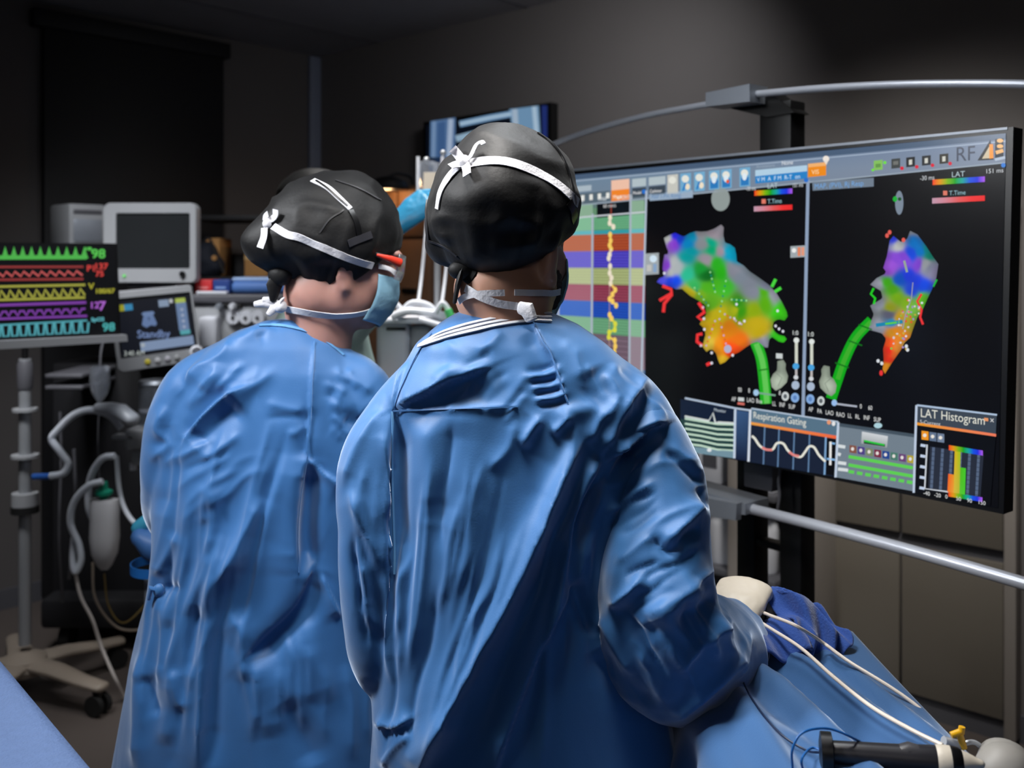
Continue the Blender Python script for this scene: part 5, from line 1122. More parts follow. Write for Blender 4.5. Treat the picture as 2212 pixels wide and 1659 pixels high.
def crinkle(V, N, seed, amp, sc=(1, 1, 1), zlo=None):
    """crumpled non-woven cloth: flat facets that meet in creases"""
    Q = rotz(.7)@rotx(.5); X = (V*np.array(sc))@Q.T; w1 = vnoise(X*6, seed); w2 = vnoise(X*6+9, seed+7); W = np.c_[w1, w2, -w1]*.55
    f1 = vnoise(X*8+W, seed+1, True); f2 = vnoise((X@rotx(.9).T)*17+W*1.6, seed+2, True); f3 = vnoise((X@rotz(.9).T)*38+W*2, seed+3, True)
    r = .5-np.abs(vnoise(X*11+W, seed+4))
    pl = (.5-np.abs(vnoise(np.c_[V[:, 0]*13+w1*.5, V[:, 1]*13, V[:, 2]*1.5]+seed, seed+9)))*np.clip((1.38-V[:, 2])/.45, 0, 1)*1.3
    return V+N*((pl+f1*.75+f2*.42+f3*.16+r*.5)*amp)[:, None]

# ================= nearer surgeon
Y1 = 1.40
C1, R1h = head_frame(P(1098, 520, 1.44), math.radians(30), math.radians(6), math.radians(2))
p1 = thing('person', 'nearer surgeon seen from behind in a black cap and blue gown, handling two thin catheters', 'person', (P(1130, 0, Y1+.03)[0], Y1+.03, 0))
J1 = joints((P(1130, 0, Y1)[0], Y1+.03), 0.05, chest=P(1125, 960, Y1+.02), neck=P(1098, 690, Y1+.02), headbase=C1+R1h@np.array((0, -.02, -.075)),
            shL=P(925, 900, Y1+.01), shR=P(1345, 900, Y1+.01), elR=P(1425, 1400, Y1-.05), wrR=P(1585, 1345, 1.53), elL=P(835, 1440, Y1-.02), wrL=P(985, 1400, 1.62))
Vb1, Fb1 = build_body(p1, J1, C1, R1h, M_skin)
trousers(p1, J1, M_trouser); shoes(p1, J1, M_shoe)
m = MB()
m.rows(torso([(674, 1000, 1192, .060, .01), (700, 950, 1248, .076), (740, 898, 1306, .096), (795, 866, 1366, .110), (865, 842, 1412, .122), (1000, 834, 1402, .132), (1150, 832, 1372, .138), (1300, 818, 1385, .142), (1450, 812, 1425, .148), (1570, 812, 1455, .152), (1659, 806, 1464, .155)], Y1+.02, down=[(.6, 795, 1490, .17), (.36, 785, 1510, .18)]))
sleeve(m, [P(1250, 830, Y1+.01), P(1345, 888, Y1+.005), P(1398, 980, Y1-.005), P(1410, 1080, Y1+.0)], [.062, .062, .056, .035])
sleeve(m, [P(940, 830, Y1+.01), P(868, 900, Y1), P(806, 1000, Y1-.015), P(796, 1140, Y1-.03), P(808, 1280, Y1-.03), P(838, 1430, Y1-.01), P(900, 1440, Y1+.10), P(960, 1410, Y1+.2)], [.055, .052, .046, .040, .044, .044, .052, .05])
ms = MB()
sleeve(ms, [P(1310, 870, Y1+.005), P(1372, 925, Y1-.005), P(1420, 1025, Y1-.025), P(1424, 1140, Y1-.055), P(1412, 1262, Y1-.08), P(1432, 1386, Y1-.055), P(1492, 1408, Y1+.01), P(1542, 1398, Y1+.06), P(1572, 1388, Y1+.095)], [.050, .058, .064, .068, .078, .092, .090, .080, .066])
V, F = remesh(m, .0038, 8); N = normals(V, F)
V = crinkle(V, N, 11, .0060, (1, 1, .55)); N = normals(V, F)
k5 = cvt(720, 640, 840/2212); k7 = cvt(760, 1150, 900/2212)
FOLD1 = [
 (k5([(1130, 130), (1190, 260), (1250, 360), (1330, 600)]), .007, 18, 'L'), (k5([(1090, 210), (1180, 350), (1250, 560)]), -.006, 22, 's'),
 (k5([(345, 645), (600, 520), (760, 450), (900, 395)]), .017, 34, 'L'), (k5([(400, 690), (640, 590), (890, 470)]), -.012, 34, 's'),
 (k5([(335, 652), (700, 642), (1060, 628)]), .005, 7), (k5([(335, 650), (330, 1000), (345, 1300), (352, 1580)]), .014, 46, 'R'), (k5([(380, 700), (372, 1000), (380, 1560)]), -.010, 22, 's'),
 (k5([(530, 690), (545, 950), (560, 1250)]), .005, 22, 's'), (k5([(700, 700), (650, 1000), (590, 1300)]), -.006, 40, 's'),
 ([(1245, 925), (1215, 1020), (1163, 1150), (1106, 1272), (1040, 1405), (963, 1557), (900, 1690)], .024, 17), ([(1195, 1080), (1120, 1230), (1040, 1390), (950, 1560), (880, 1690)], .010, 46, 's'), ([(1285, 960), (1250, 1070), (1195, 1190), (1140, 1310), (1085, 1450), (1040, 1600)], -.012, 24, 's'),
 (k7([(1200, 255), (1050, 520), (930, 800), (800, 1150), (760, 1300)]), .014, 40, 'R'), (k7([(1240, 300), (1100, 600), (980, 900), (880, 1250)]), -.009, 40, 's'),
 (k5([(1800, 455), (1640, 640), (1560, 790), (1500, 900)]), .013, 20), (k5([(1840, 520), (1720, 650), (1600, 820)]), -.008, 20, 's'), (k5([(1610, 570), (1560, 650), (1500, 700), (1440, 840)]), .010, 14),
 (k5([(1900, 720), (1760, 770), (1650, 850), (1550, 940)]), .020, 34, 'R'), (k5([(1880, 800), (1720, 880), (1600, 1000), (1480, 1160), (1370, 1450)]), -.016, 22, 's'), (k5([(1520, 900), (1440, 1060), (1330, 1300), (1240, 1500)]), .012, 22),
 (k5([(1190, 680), (1120, 770), (1075, 855)]), .011, 12), (k5([(1350, 670), (1290, 740), (1240, 780)]), .010, 12), (k5([(1420, 800), (1330, 960), (1200, 1240), (1120, 1420)]), .010, 16), (k5([(1040, 700), (1000, 860), (880, 990)]), .006, 18),
 (k5([(1890, 870), (1990, 960), (2110, 1065)]), -.012, 16), (k5([(1910, 850), (2020, 940), (2120, 1030)]), .008, 16),
 (k5([(2100, 1170), (2010, 1280), (1915, 1435)]), .016, 26), (k5([(1800, 1360), (1915, 1445), (2000, 1350), (2080, 1330)]), -.014, 18), (k5([(2085, 1080), (2130, 1200)]), -.008, 10),
 (k7([(1560, 230), (1470, 320), (1370, 400)]), .012, 14), (k7([(1850, 265), (1720, 360), (1590, 470)]), .012, 30, 's'), (k7([(1960, 330), (1800, 440), (1720, 470)]), -.009, 18, 's'), (k7([(2010, 470), (1860, 580), (1720, 730)]), .010, 16), (k7([(2060, 600), (2000, 720), (1850, 860), (1670, 1000)]), .013, 22), (k7([(2100, 500), (2080, 640), (2020, 780)]), .008, 12),
 (k7([(1270, 540), (1340, 490), (1420, 640), (1500, 760)]), .010, 18), (k7([(1300, 620), (1420, 800), (1600, 950)]), -.010, 26, 's'), (k7([(1180, 250), (1260, 470), (1300, 560)]), -.014, 18, 's'), (k7([(1400, 380), (1500, 480), (1640, 560)]), -.007, 24, 's'),
 ([(743, 1050), (777, 963), (830, 883)], .008, 16), ([(758, 1058), (790, 1150), (815, 1230)], .007, 12), ([(850, 1100), (833, 1264), (841, 1410), (850, 1480)], .010, 16), ([(775, 1100), (800, 1250), (826, 1440)], -.006, 14, 's'), ([(866, 1140), (872, 1290), (862, 1380)], .006, 9),
 (k7([(120, 1010), (230, 1030), (330, 980)]), .012, 16, 'L'), (k7([(160, 1250), (240, 1130), (330, 1060)]), .008, 14), (k7([(300, 1250), (420, 1100), (560, 960)]), .006, 24, 's'),
 (k5([(960, 200), (900, 270), (820, 330)]), .005, 16), (k5([(480, 260), (640, 300), (700, 260)]), .005, 30, 's'), (k5([(430, 360), (380, 520), (350, 640)]), .007, 12, 'R'), (k5([(1450, 420), (1500, 520), (1420, 600)]), -.006, 30, 's'), (k5([(1500, 620), (1350, 660), (1300, 620)]), .006, 18, 's')]
FOLD1 += fan([(860, 900), (858, 1200), (850, 1450), (835, 1690)], [(1230, 900), (1140, 1180), (1030, 1440), (930, 1690)], 18, .0052, 9, 1)+fan([(1000, 730), (900, 840)], [(1225, 800), (1050, 980)], 9, .0045, 10, 2)
FOLD1 += fan([(1260, 940), (1200, 1150), (1120, 1400), (1080, 1690)], [(1400, 900), (1290, 1150), (1280, 1400), (1300, 1690)], 12, .0055, 9, 3)+fan([(1300, 1060), (1400, 980), (1520, 960)], [(1290, 1400), (1440, 1330), (1570, 1230)], 15, .0060, 9, 4)
FOLD1 += fan([(1300, 1330), (1380, 1440), (1450, 1550)], [(1540, 1240), (1590, 1360), (1620, 1480)], 14, .0055, 8, 5)+fan([(750, 1000), (760, 1250), (800, 1500)], [(850, 900), (850, 1200), (850, 1480)], 12, .0055, 8, 6)+fan([(1210, 720), (1290, 900)], [(1350, 790), (1480, 960)], 9, .0045, 10, 7)
for q in range(7):
    y = 790+q*13; FOLD1.append(([(1135+q*4, y+14-q), (1175+q*4, y+5), (1206+q*3.5, y-6)], .006 if q % 2 else -.005, 7))
V = fold(V, N, FOLD1); V = lap(V, F, .25)
g1 = link('gown', V, F, M_gown, p1); bv = bvh_of(V, F); BV1 = bv
Vs, Fs = remesh(ms, .0038, 6); Ns = normals(Vs, Fs); Vs = crinkle(Vs, Ns, 17, .0064, (1, 1, .7)); Ns = normals(Vs, Fs); Vs = fold(Vs, Ns, FOLD1); Vs = lap(Vs, Fs, .25); link('sleeve', Vs, Fs, M_gown, g1)
seam(bv, k5([(1130, 130), (1190, 250), (1250, 350), (1335, 610)]), .0022, M_gown2, g1); seam(bv, k5([(560, 215), (480, 330), (400, 500), (338, 650)]), .0022, M_gown2, g1)
seam(bv, k5([(335, 655), (331, 900), (338, 1200), (352, 1580)]), .003, mat('gown_edge', (84, 136, 184), .55), g1, 'flap_edge'); seam(bv, k5([(336, 652), (700, 642), (1050, 628)]), .002, M_gown2, g1)
# collar
A = [(966, 716), (1010, 700), (1060, 684), (1110, 672), (1160, 668), (1205, 676)]
a = np.linspace(0, 2*math.pi, 60, endpoint=False); cc = J1['neck']; 
def collar(root, c, rx, ry, tiltx, tilty, mt, w=.017, k=3):
    for i in range(k):
        z = -.002-i*.008; rr = 1+i*.05
        p = np.array([c+[math.cos(t)*rx*rr, math.sin(t)*ry*rr, z+math.cos(t)*tiltx+math.sin(t)*tilty] for t in np.linspace(0, 2*math.pi, 61)]); n = np.array([[math.cos(t), math.sin(t), .5] for t in np.linspace(0, 2*math.pi, 61)]); n /= np.linalg.norm(n, axis=1)[:, None]
        m = MB(); m.ribbon(p, n, .009, .003); m.obj('collar_band', mt, root)
for q in (0, 8, 16): seam(bv, [(915-q*.5, 744+q*.3), (950, 724+q*.8), (1000, 706+q), (1070, 690+q), (1140, 680+q), (1190, 680+q)], .0046, M_tie, g1, 'collar_band', .002, .002, 10)
# cap, ties and strap
Vc, Fc = cap_mesh(C1, R1h, (.106, .124, .128), (0, -.010, .038), .034, -.066, bulge=(((-.80, -.45, -.42), .020, .05), ((.3, -.9, .3), .006, .3)), seed=21, wr=.0058, sag=.0)
cap1 = solid(link('cap', Vc, Fc, M_cap, p1), .0018); bc = bvh_of(Vc, Fc)
def ribbon_on(bvh, pts, w, mt, parent, name, off=.0025, th=.0015): return seam(bvh, pts, w, mt, parent, name, off, th, 10)
ribbon_on(bc, [(948, 452), (955, 415), (975, 380), (1004, 352)], .011, M_tie, cap1, 'mask_tie'); ribbon_on(bc, [(1012, 356), (1050, 350), (1095, 352), (1140, 366), (1190, 392), (1222, 416), (1245, 438)], .0135, M_tie, cap1, 'mask_tie')
def bow(bvh, parent, knot, tails, w=.011):
    h = cast(bvh, *knot, .006)
    if h is None: return
    m = MB(); m.ellipsoid(h[0], (.008, .007, .009), None, 14, 10); m.obj('knot', M_tie, parent)
    for t_ in tails:
        pp = []; nn = []
        for i, q in enumerate(t_):
            r = cast(bvh, *q, .005+.004*i)
            if r is None: r = (P(q[0], q[1], h[0][1]), h[1])
            pp.append(r[0]); nn.append(r[1])
        pp = spline(pp, 6); nn = spline(nn, 6); nn /= np.linalg.norm(nn, axis=1)[:, None]; m = MB(); m.ribbon(pp, nn, w, .0015); m.obj('bow_tail', M_tie, parent)
bow(bc, cap1, (1006, 353), [[(1004, 350), (992, 336), (978, 322)], [(1008, 356), (1016, 372), (1021, 388)], [(1000, 358), (990, 364), (984, 371)]], .0125); bow(bc, cap1, (1008, 353), [[(1012, 350), (1026, 342), (1038, 328), (1050, 326), (1053, 336)]], .0065)
ribbon_on(bc, [(1160, 290), (1190, 312), (1216, 350), (1232, 400), (1240, 440)], .006, M_black, cap1, 'head_strap'); ribbon_on(bc, [(1226, 436), (1236, 460), (1238, 476)], .014, M_black, cap1, 'strap_buckle')
ribbon_on(bc, [(930, 520), (960, 530), (990, 552)], .003, mat('cap_seam', (36, 36, 40), .5), cap1, 'cap_seam'); ribbon_on(bc, [(935, 400), (924, 450), (928, 520)], .003, MATS['cap_seam'], cap1, 'cap_seam')
kn = cast(bc, 1000, 578, .004)
if kn:
    m = MB(); m.ellipsoid(kn[0], (.020, .012, .014), None, 16, 10); m.chain([kn[0], kn[0]+[-.006, -.006, -.022], kn[0]+[-.010, -.004, -.045]], [(.012, .005), (.012, .004), (.005, .003)], 12); m.chain([kn[0], kn[0]+[.016, -.006, -.012], kn[0]+[.026, -.004, -.016]], [(.010, .005), (.013, .005), (.006, .003)], 12); m.obj('cap_knot', M_cap, cap1)
# mask and its lower ties
def mask(root, C, R, mt):
    pts = []; nu, nv = 30, 16
    for i in range(nu+1):
        a = math.radians(-64+128*i/nu)
        for j in range(nv+1):
            t = j/nv; z = -.012-.100*t; rx = .079-.012*t+.004*math.sin(math.pi*t); ry = .108+.016*math.sin(math.pi*t)-.016*t
            pts.append((math.sin(a)*rx*(1+.05*math.sin(math.pi*t)), math.cos(a)*ry+.008, z-.014*math.sin(abs(a))*(-1 if t > .5 else 1)*abs(t-.5)+.0016*math.sin(t*math.pi*8)))
    F_ = [(i*(nv+1)+j, i*(nv+1)+j+1, (i+1)*(nv+1)+j+1, (i+1)*(nv+1)+j) for i in range(nu) for j in range(nv)]
    V_ = C+np.array(pts)@R.T; return solid(link('face_mask', V_, F_, mt, root), .0016), V_, np.array(F_)
mk1, _, _ = mask(p1, C1, R1h, M_mask)
bb1 = bvh_of(Vb1, Fb1)
for pts, w_ in (([(1010, 622), (1040, 640), (1080, 655), (1126, 663)], .011), ([(1110, 632), (1150, 634), (1190, 632), (1232, 622), (1250, 612)], .009), ([(996, 650), (1010, 640), (1040, 634), (1090, 632)], .009)): ribbon_on(bb1, pts, w_, M_tie, mk1, 'neck_tie', .004)
r = cast(bb1, 1120, 664, .008)
if r: m = MB(); m.chain([r[0], r[0]+[.010, -.006, -.002], r[0]+[.016, -.006, -.016]], [(.009, .004), (.012, .004), (.009, .003)], 12); m.obj('tie_tail', M_tie, mk1)
# short beard on the right jaw
m = MB(); 
for s in (-1, 1): m.ellipsoid(C1+R1h@np.array((s*.060, .030, -.060)), (.012, .030, .040), R1h@rotx(.35), 18, 12)
V_, F_ = remesh(m, .004, 1); V_ = V_+normals(V_, F_)*(vnoise(V_*260, 6)*.0016)[:, None]; link('beard', V_, F_, M_beard, p1)
# gloves: right one holds the catheters
wr = J1['wrR']
def frame(f, b):
    f = np.array(f, float); f /= np.linalg.norm(f); b = np.array(b, float); b -= f*(b@f); b /= np.linalg.norm(b); return np.column_stack([np.cross(f, b), f, b])
glove(p1, P(1578, 1362, 1.485), frame((.40, .72, .42), (-.30, -.45, .80)), (.80, .88, .92, .95), M_glove, 1.08, thumb=.8, cuff=.06)
glove(p1, J1['wrL']+[.01, .02, 0], frame((.6, .7, -.2), (-.2, .2, .95))@np.diag([-1, 1, 1]), (.6, .7, .75, .8), M_glove, 1.0, thumb=.7, cuff=.06)

# ================= left surgeon
Y2 = 1.78
C2, R2h = head_frame(P(736, 556, 1.80), math.radians(64), math.radians(13), math.radians(0))
p2 = thing('person', 'left surgeon in black cap and blue gown, bowed head turned sideways in pale blue mask', 'person', (P(600, 0, Y2)[0], Y2+.02, 0))
J2 = joints((P(600, 0, Y2)[0], Y2+.02), 0.3, chest=P(600, 900, Y2+.02), neck=P(690, 700, Y2+.02), headbase=C2+R2h@np.array((0, -.025, -.07)), shL=P(450, 880, Y2+.01), shR=P(745, 880, Y2+.01), elL=P(372, 1120, Y2+.02), wrL=P(450, 1150, Y2+.25), elR=P(800, 1120, Y2+.05), wrR=P(860, 1130, Y2+.28))
Vb2, Fb2 = build_body(p2, J2, C2, R2h, M_skin2); trousers(p2, J2, M_trouser); shoes(p2, J2, M_shoe)
m = MB()
m.rows(torso([(692, 575, 670, .055, .0), (712, 520, 700, .076), (745, 462, 745, .095), (800, 408, 800, .112), (865, 372, 828, .122), (940, 350, 845, .132), (1030, 338, 855, .138), (1100, 342, 850, .14), (1190, 350, 842, .14), (1275, 342, 838, .14), (1400, 306, 848, .15), (1530, 280, 862, .158), (1659, 257, 880, .165)], Y2+.02, down=[(.5, 235, 900, .18), (.34, 225, 910, .185)]))
sleeve(m, [P(500, 800, Y2+.01), P(425, 850, Y2), P(378, 950, Y2-.01), P(362, 1050, Y2+.0), P(375, 1110, Y2+.06), P(420, 1140, Y2+.16), P(450, 1150, Y2+.24)], [.06, .066, .056, .048, .05, .052, .05])
sleeve(m, [P(690, 800, Y2+.01), P(775, 850, Y2), P(815, 960, Y2), P(810, 1070, Y2+.03), P(830, 1125, Y2+.14), P(858, 1130, Y2+.27)], [.06, .062, .058, .056, .056, .05])
V, F = remesh(m, .0043, 8); N = normals(V, F); V = crinkle(V, N, 31, .0062, (1, 1, .5)); N = normals(V, F)
k4 = cvt(260, 660, 600/1716); k6 = cvt(240, 1150, 660/2151)
FOLD2 = [(k4([(1195, 230), (1182, 500), (1170, 720), (1152, 940)]), .007, 22, 'L'), (k4([(1165, 620), (1150, 800), (1120, 960)]), -.006, 18, 's'), (k4([(1150, 930), (1110, 1180), (1092, 1400), (1100, 1660)]), .018, 40, 'R'), (k4([(1180, 960), (1160, 1200), (1150, 1400), (1180, 1660)]), -.026, 24, 's'), (k4([(1155, 940), (1260, 1040), (1390, 1120)]), .010, 22, 'R'),
 (k4([(800, 490), (640, 575), (500, 700), (390, 830)]), .020, 34, 'L'), (k4([(740, 590), (600, 690), (450, 870)]), -.020, 34, 's'), (k4([(690, 190), (640, 300), (500, 390), (400, 480)]), .010, 16), (k4([(960, 140), (860, 150), (760, 210), (690, 200)]), .007, 18), (k4([(940, 90), (880, 180), (840, 200)]), -.006, 14), (k4([(290, 620), (230, 760), (290, 860), (180, 960)]), .009, 16), (k4([(295, 740), (290, 1000), (250, 1300)]), -.010, 22, 's'),
 (k4([(590, 1080), (600, 1300), (560, 1520)]), .008, 16), (k4([(890, 1180), (820, 1340), (740, 1480), (660, 1660)]), .013, 20), (k4([(540, 1100), (520, 1240), (540, 1350)]), .005, 16), (k4([(1030, 780), (1080, 790), (1150, 740)]), .004, 10), (k4([(900, 600), (1040, 640), (1160, 650)]), .004, 14), (k4([(900, 700), (1000, 690), (1150, 690)]), -.003, 10),
 (k6([(970, 0), (880, 180), (760, 380), (710, 650), (660, 950), (640, 1350), (600, 1670)]), .020, 26), (k6([(860, 300), (760, 560), (720, 850), (700, 1300), (700, 1660)]), -.016, 26, 's'), (k6([(740, 0), (690, 250), (600, 480), (540, 760), (530, 1100)]), .012, 18), (k6([(640, 500), (600, 700), (560, 1000)]), -.008, 22, 's'), (k6([(470, 0), (400, 180), (335, 310)]), .010, 14), (k6([(330, 400), (420, 390), (520, 380)]), -.008, 12),
 (k6([(370, 420), (380, 700), (340, 1060)]), .012, 18), (k6([(440, 600), (400, 820), (350, 1000)]), -.006, 18, 's'), (k6([(455, 960), (490, 1160), (520, 1260)]), .010, 12), (k6([(220, 850), (200, 1200), (165, 1660)]), .010, 16), (k6([(240, 1000), (300, 1180), (340, 1300)]), -.008, 14), (k6([(380, 1000), (420, 1200), (380, 1500)]), .006, 20, 's'),
 (k6([(1440, 200), (1290, 515), (1070, 730), (940, 880)]), .016, 44, 'R'), (k6([(1470, 260), (1330, 560), (1110, 780), (980, 900)]), -.018, 30, 's'), (k6([(850, 560), (930, 740), (945, 1050)]), .010, 22), (k6([(1020, 860), (1080, 1150), (1120, 1450)]), .007, 26, 's'), (k6([(1340, 560), (1440, 900), (1540, 1200)]), .006, 24, 's'), (k6([(1200, 1200), (1330, 1430), (1430, 1650)]), -.008, 30, 's'), (k6([(1480, 290), (1580, 520), (1620, 600)]), .012, 20, 'R'),
 (k4([(1300, 560), (1420, 610), (1520, 690)]), .008, 30, 's'), (k4([(1490, 700), (1420, 720), (1380, 700)]), -.007, 16), (k4([(1400, 380), (1440, 450), (1560, 540)]), .006, 12)]
FOLD2 += fan([(350, 900), (335, 1200), (300, 1450), (260, 1690)], [(640, 900), (560, 1200), (500, 1450), (470, 1690)], 22, .0060, 10, 11)+fan([(500, 1300), (520, 1480), (540, 1690)], [(800, 1250), (810, 1450), (820, 1690)], 10, .0050, 11, 12)
FOLD2 += fan([(480, 740), (360, 880)], [(640, 760), (420, 1000)], 9, .0050, 10, 13)+fan([(690, 760), (790, 860)], [(680, 900), (790, 1000)], 6, .0045, 10, 14)+fan([(350, 980), (520, 900)], [(350, 1180), (600, 1000)], 9, .0050, 9, 15)
V = fold(V, N, FOLD2); V = lap(V, F, .25); g2 = link('gown', V, F, M_gown2, p2); bv = bvh_of(V, F)
seam(bv, k4([(1198, 225), (1185, 480), (1176, 700), (1155, 940)]), .0022, M_gown, g2); seam(bv, k4([(1152, 945), (1112, 1180), (1094, 1400), (1100, 1650)]), .002, M_gown2, g2, 'flap_edge'); seam(bv, [(560, 704), (600, 703), (640, 710), (680, 724), (712, 744), (742, 768)], .006, MATS['gown_edge'], g2, 'neck_edge')
h = cast(bv, 346, 1276, .004)
if h: m = MB(); m.ellipsoid(h[0], (.01, .008, .012), None, 12, 8); m.chain([h[0], h[0]+[-.012, -.006, .006], h[0]+[-.016, -.004, -.012]], [.004, .006, .004], 10); m.obj('tie_knot', M_gown, g2)
Vc, Fc = cap_mesh(C2, R2h, (.106, .126, .112), (0, -.020, .036), .022, -.088, bulge=(((0, -.86, -.40), .044, .07), ((0, .25, .9), .008, .2)), seed=41, wr=.0056, sag=.026)
cap2 = solid(link('cap', Vc, Fc, M_cap, p2), .0018); bc = bvh_of(Vc, Fc)
k8 = cvt(500, 340, 440/1825)
ribbon_on(bc, k8([(380, 625), (500, 690), (620, 715), (800, 795), (1000, 880), (1200, 950), (1400, 1005)]), .013, M_tie, cap2, 'mask_tie'); ribbon_on(bc, k8([(730, 215), (860, 280), (960, 370), (1060, 470)]), .011, M_tie, cap2, 'head_strap'); ribbon_on(bc, k8([(760, 225), (860, 292), (950, 375), (1030, 450)]), .0035, M_black, cap2, 'strap_stripe', .0045)
ribbon_on(bc, k8([(1060, 480), (1110, 580), (1140, 700)]), .011, M_black, cap2, 'strap_end', .003); ribbon_on(bc, k8([(1040, 770), (1140, 730), (1250, 690)]), .013, mat('strap_grey', (48, 48, 54), .5), cap2, 'strap_clip', .0035)
bow(bc, cap2, k8([(330, 610)])[0], [k8([(350, 580), (420, 540), (440, 490)]), k8([(320, 580), (335, 545), (360, 530)]), k8([(310, 640), (310, 720), (285, 800)])], .012)
ribbon_on(bc, k8([(930, 215), (1150, 290), (1330, 390)]), .0025, MATS['cap_seam'], cap2, 'cap_seam'); ribbon_on(bc, k8([(1000, 480), (880, 560), (790, 680)]), .0025, MATS['cap_seam'], cap2, 'cap_seam')
kn = next((h for h in (cast(bc, x, y, .004) for x, y in ((592, 622), (596, 612), (600, 602), (606, 590))) if h), None)
if kn:
    m = MB(); m.ellipsoid(kn[0], (.022, .014, .02), None, 16, 10); m.chain([kn[0], kn[0]+[-.010, -.004, -.02], kn[0]+[-.012, .0, -.045]], [(.014, .006), (.014, .005), (.006, .004)], 12); m.obj('cap_knot', M_cap, cap2)
mk2, Vm, Fm = mask(p2, C2, R2h, M_mask); bb2 = bvh_of(Vb2, Fb2)
ribbon_on(bb2, k8([(450, 1340), (600, 1365), (800, 1400), (1000, 1405), (1200, 1375), (1350, 1330), (1450, 1280)]), .0125, M_tie, mk2, 'neck_tie', .004); ribbon_on(bb2, k8([(1300, 985), (1400, 1015), (1500, 1045)]), .010, M_tie, mk2, 'upper_tie', .006)
r = (P(606, 662, 1.735), None)
if r:
    m = MB(); m.ellipsoid(r[0], (.012, .01, .012), None, 12, 8)
    for d in ((-.03, -.004, .012), (-.045, -.004, .004), (-.02, -.006, -.014), (.006, -.006, .014)): m.chain([r[0], r[0]+np.array(d)*.6+[0, 0, .004], r[0]+np.array(d)], [(.007, .003), (.008, .003), (.005, .002)], 10)
    m.obj('tie_bow', M_tie, mk2)
# protective glasses: lens shell, side arm with a red tip
gl = thing('protective_glasses', 'clear protective glasses with a red and black side arm on the left surgeon\'s face', 'glasses', C2+R2h@np.array((0, .1, 0)))
L2 = lambda p: C2+R2h@np.array(p, float)
for s in (-1, 1):
    m = MB(); m.chain([L2((s*.086, -.02, .012)), L2((s*.088, .03, .014)), L2((s*.082, .078, .012))], [(.003, .003), (.004, .003), (.006, .003)], 12, up=R2h@np.array([0, 0, 1.])); a_ = m.obj('side_arm', M_black, gl)
    m = MB(); m.chain([L2((s*.0885, .040, .013)), L2((s*.086, .066, .012)), L2((s*.080, .088, .010))], [(.003, .004), (.006, .004), (.008, .004)], 12, up=R2h@np.array([0, 0, 1.])); m.obj('red_end', mat('red_plastic', (226, 60, 40), .4), a_, label='red tip')
pts = []; nu = 24
for i in range(nu+1):
    a = math.radians(-80+160*i/nu)
    for z in (.026, .01, -.006, -.022): pts.append((math.sin(a)*.078, math.cos(a)*.04+.078+.006*(.5-abs(z)/.03), z))
Fg = [(i*4+j, i*4+j+1, (i+1)*4+j+1, (i+1)*4+j) for i in range(nu) for j in range(3)]
solid(link('lens', C2+np.array(pts)@R2h.T, Fg, mat('lens_plastic', (226, 232, 236), .06, trans=.9, alpha=.55), gl), .0015)
# ================= third person behind, only an arm and a strip of scrubs in view
Y3 = 2.62
p3 = thing('person', 'person in pale green scrubs behind the left surgeon, raising a blue-gloved hand', 'person', (P(690, 0, Y3)[0], Y3, 0))
C3, R3h = head_frame(P(690, 470, Y3+.03), math.radians(70), math.radians(4))
J3 = joints((P(690, 0, Y3)[0], Y3), math.radians(80), headbase=C3+R3h@np.array((0, -.02, -.075)), elR=P(762, 640, Y3-.12), wrR=P(852, 492, Y3-.02), neck=P(688, 600, Y3+.02), shR=P(728, 700, Y3-.14), shL=P(722, 690, Y3+.18), elL=P(760, 900, Y3+.2), wrL=P(900, 860, Y3+.25), chest=P(690, 790, Y3))
J3['elR'] = P(800, 625, Y3-.16); Vb3, Fb3 = build_body(p3, J3, C3, R3h, M_skin, .008); trousers(p3, J3, M_scrub); shoes(p3, J3, M_shoe)
m = MB(); m.chain([J3['pelvis']+[0, 0, -.04], J3['pelvis']+[0, 0, .16], J3['chest'], J3['chest']+[0, 0, .13], J3['chest']+[0, 0, .17]], [(.2, .15), (.18, .14), (.20, .15), (.16, .115), (.10, .09)], 26, up=J3['side'])
for s in 'LR': q = J3['sh'+s]; m.chain([J3['chest']+[0, 0, .12], q, q*.45+J3['el'+s]*.55], [.085, .08, .075], 18)
V, F = remesh(m, .009, 3); N = normals(V, F); V = crinkle(V, N, 51, .008, (1, 1, .5)); link('scrub_top', V, F, M_scrub, p3)
Vc, Fc = cap_mesh(C3, R3h, (.090, .108, .092), (0, -.010, .040), .030, -.045, seed=61, nu=60, nv=30); solid(link('cap', Vc, Fc, M_cap, p3), .0018); mask(p3, C3, R3h, M_mask)
glove(p3, P(856, 488, Y3-.02), frame((.62, .05, .52), (-.35, -.75, .5)), (.75, .85, .9, .9), M_gloveb, 1.2, thumb=.6, cuff=.06)
glove(p3, J3['wrL'], frame((.9, .1, -.1), (0, -.3, .9))@np.diag([-1, 1, 1]), (.5, .5, .5, .5), M_gloveb, 1.0, cuff=.04)

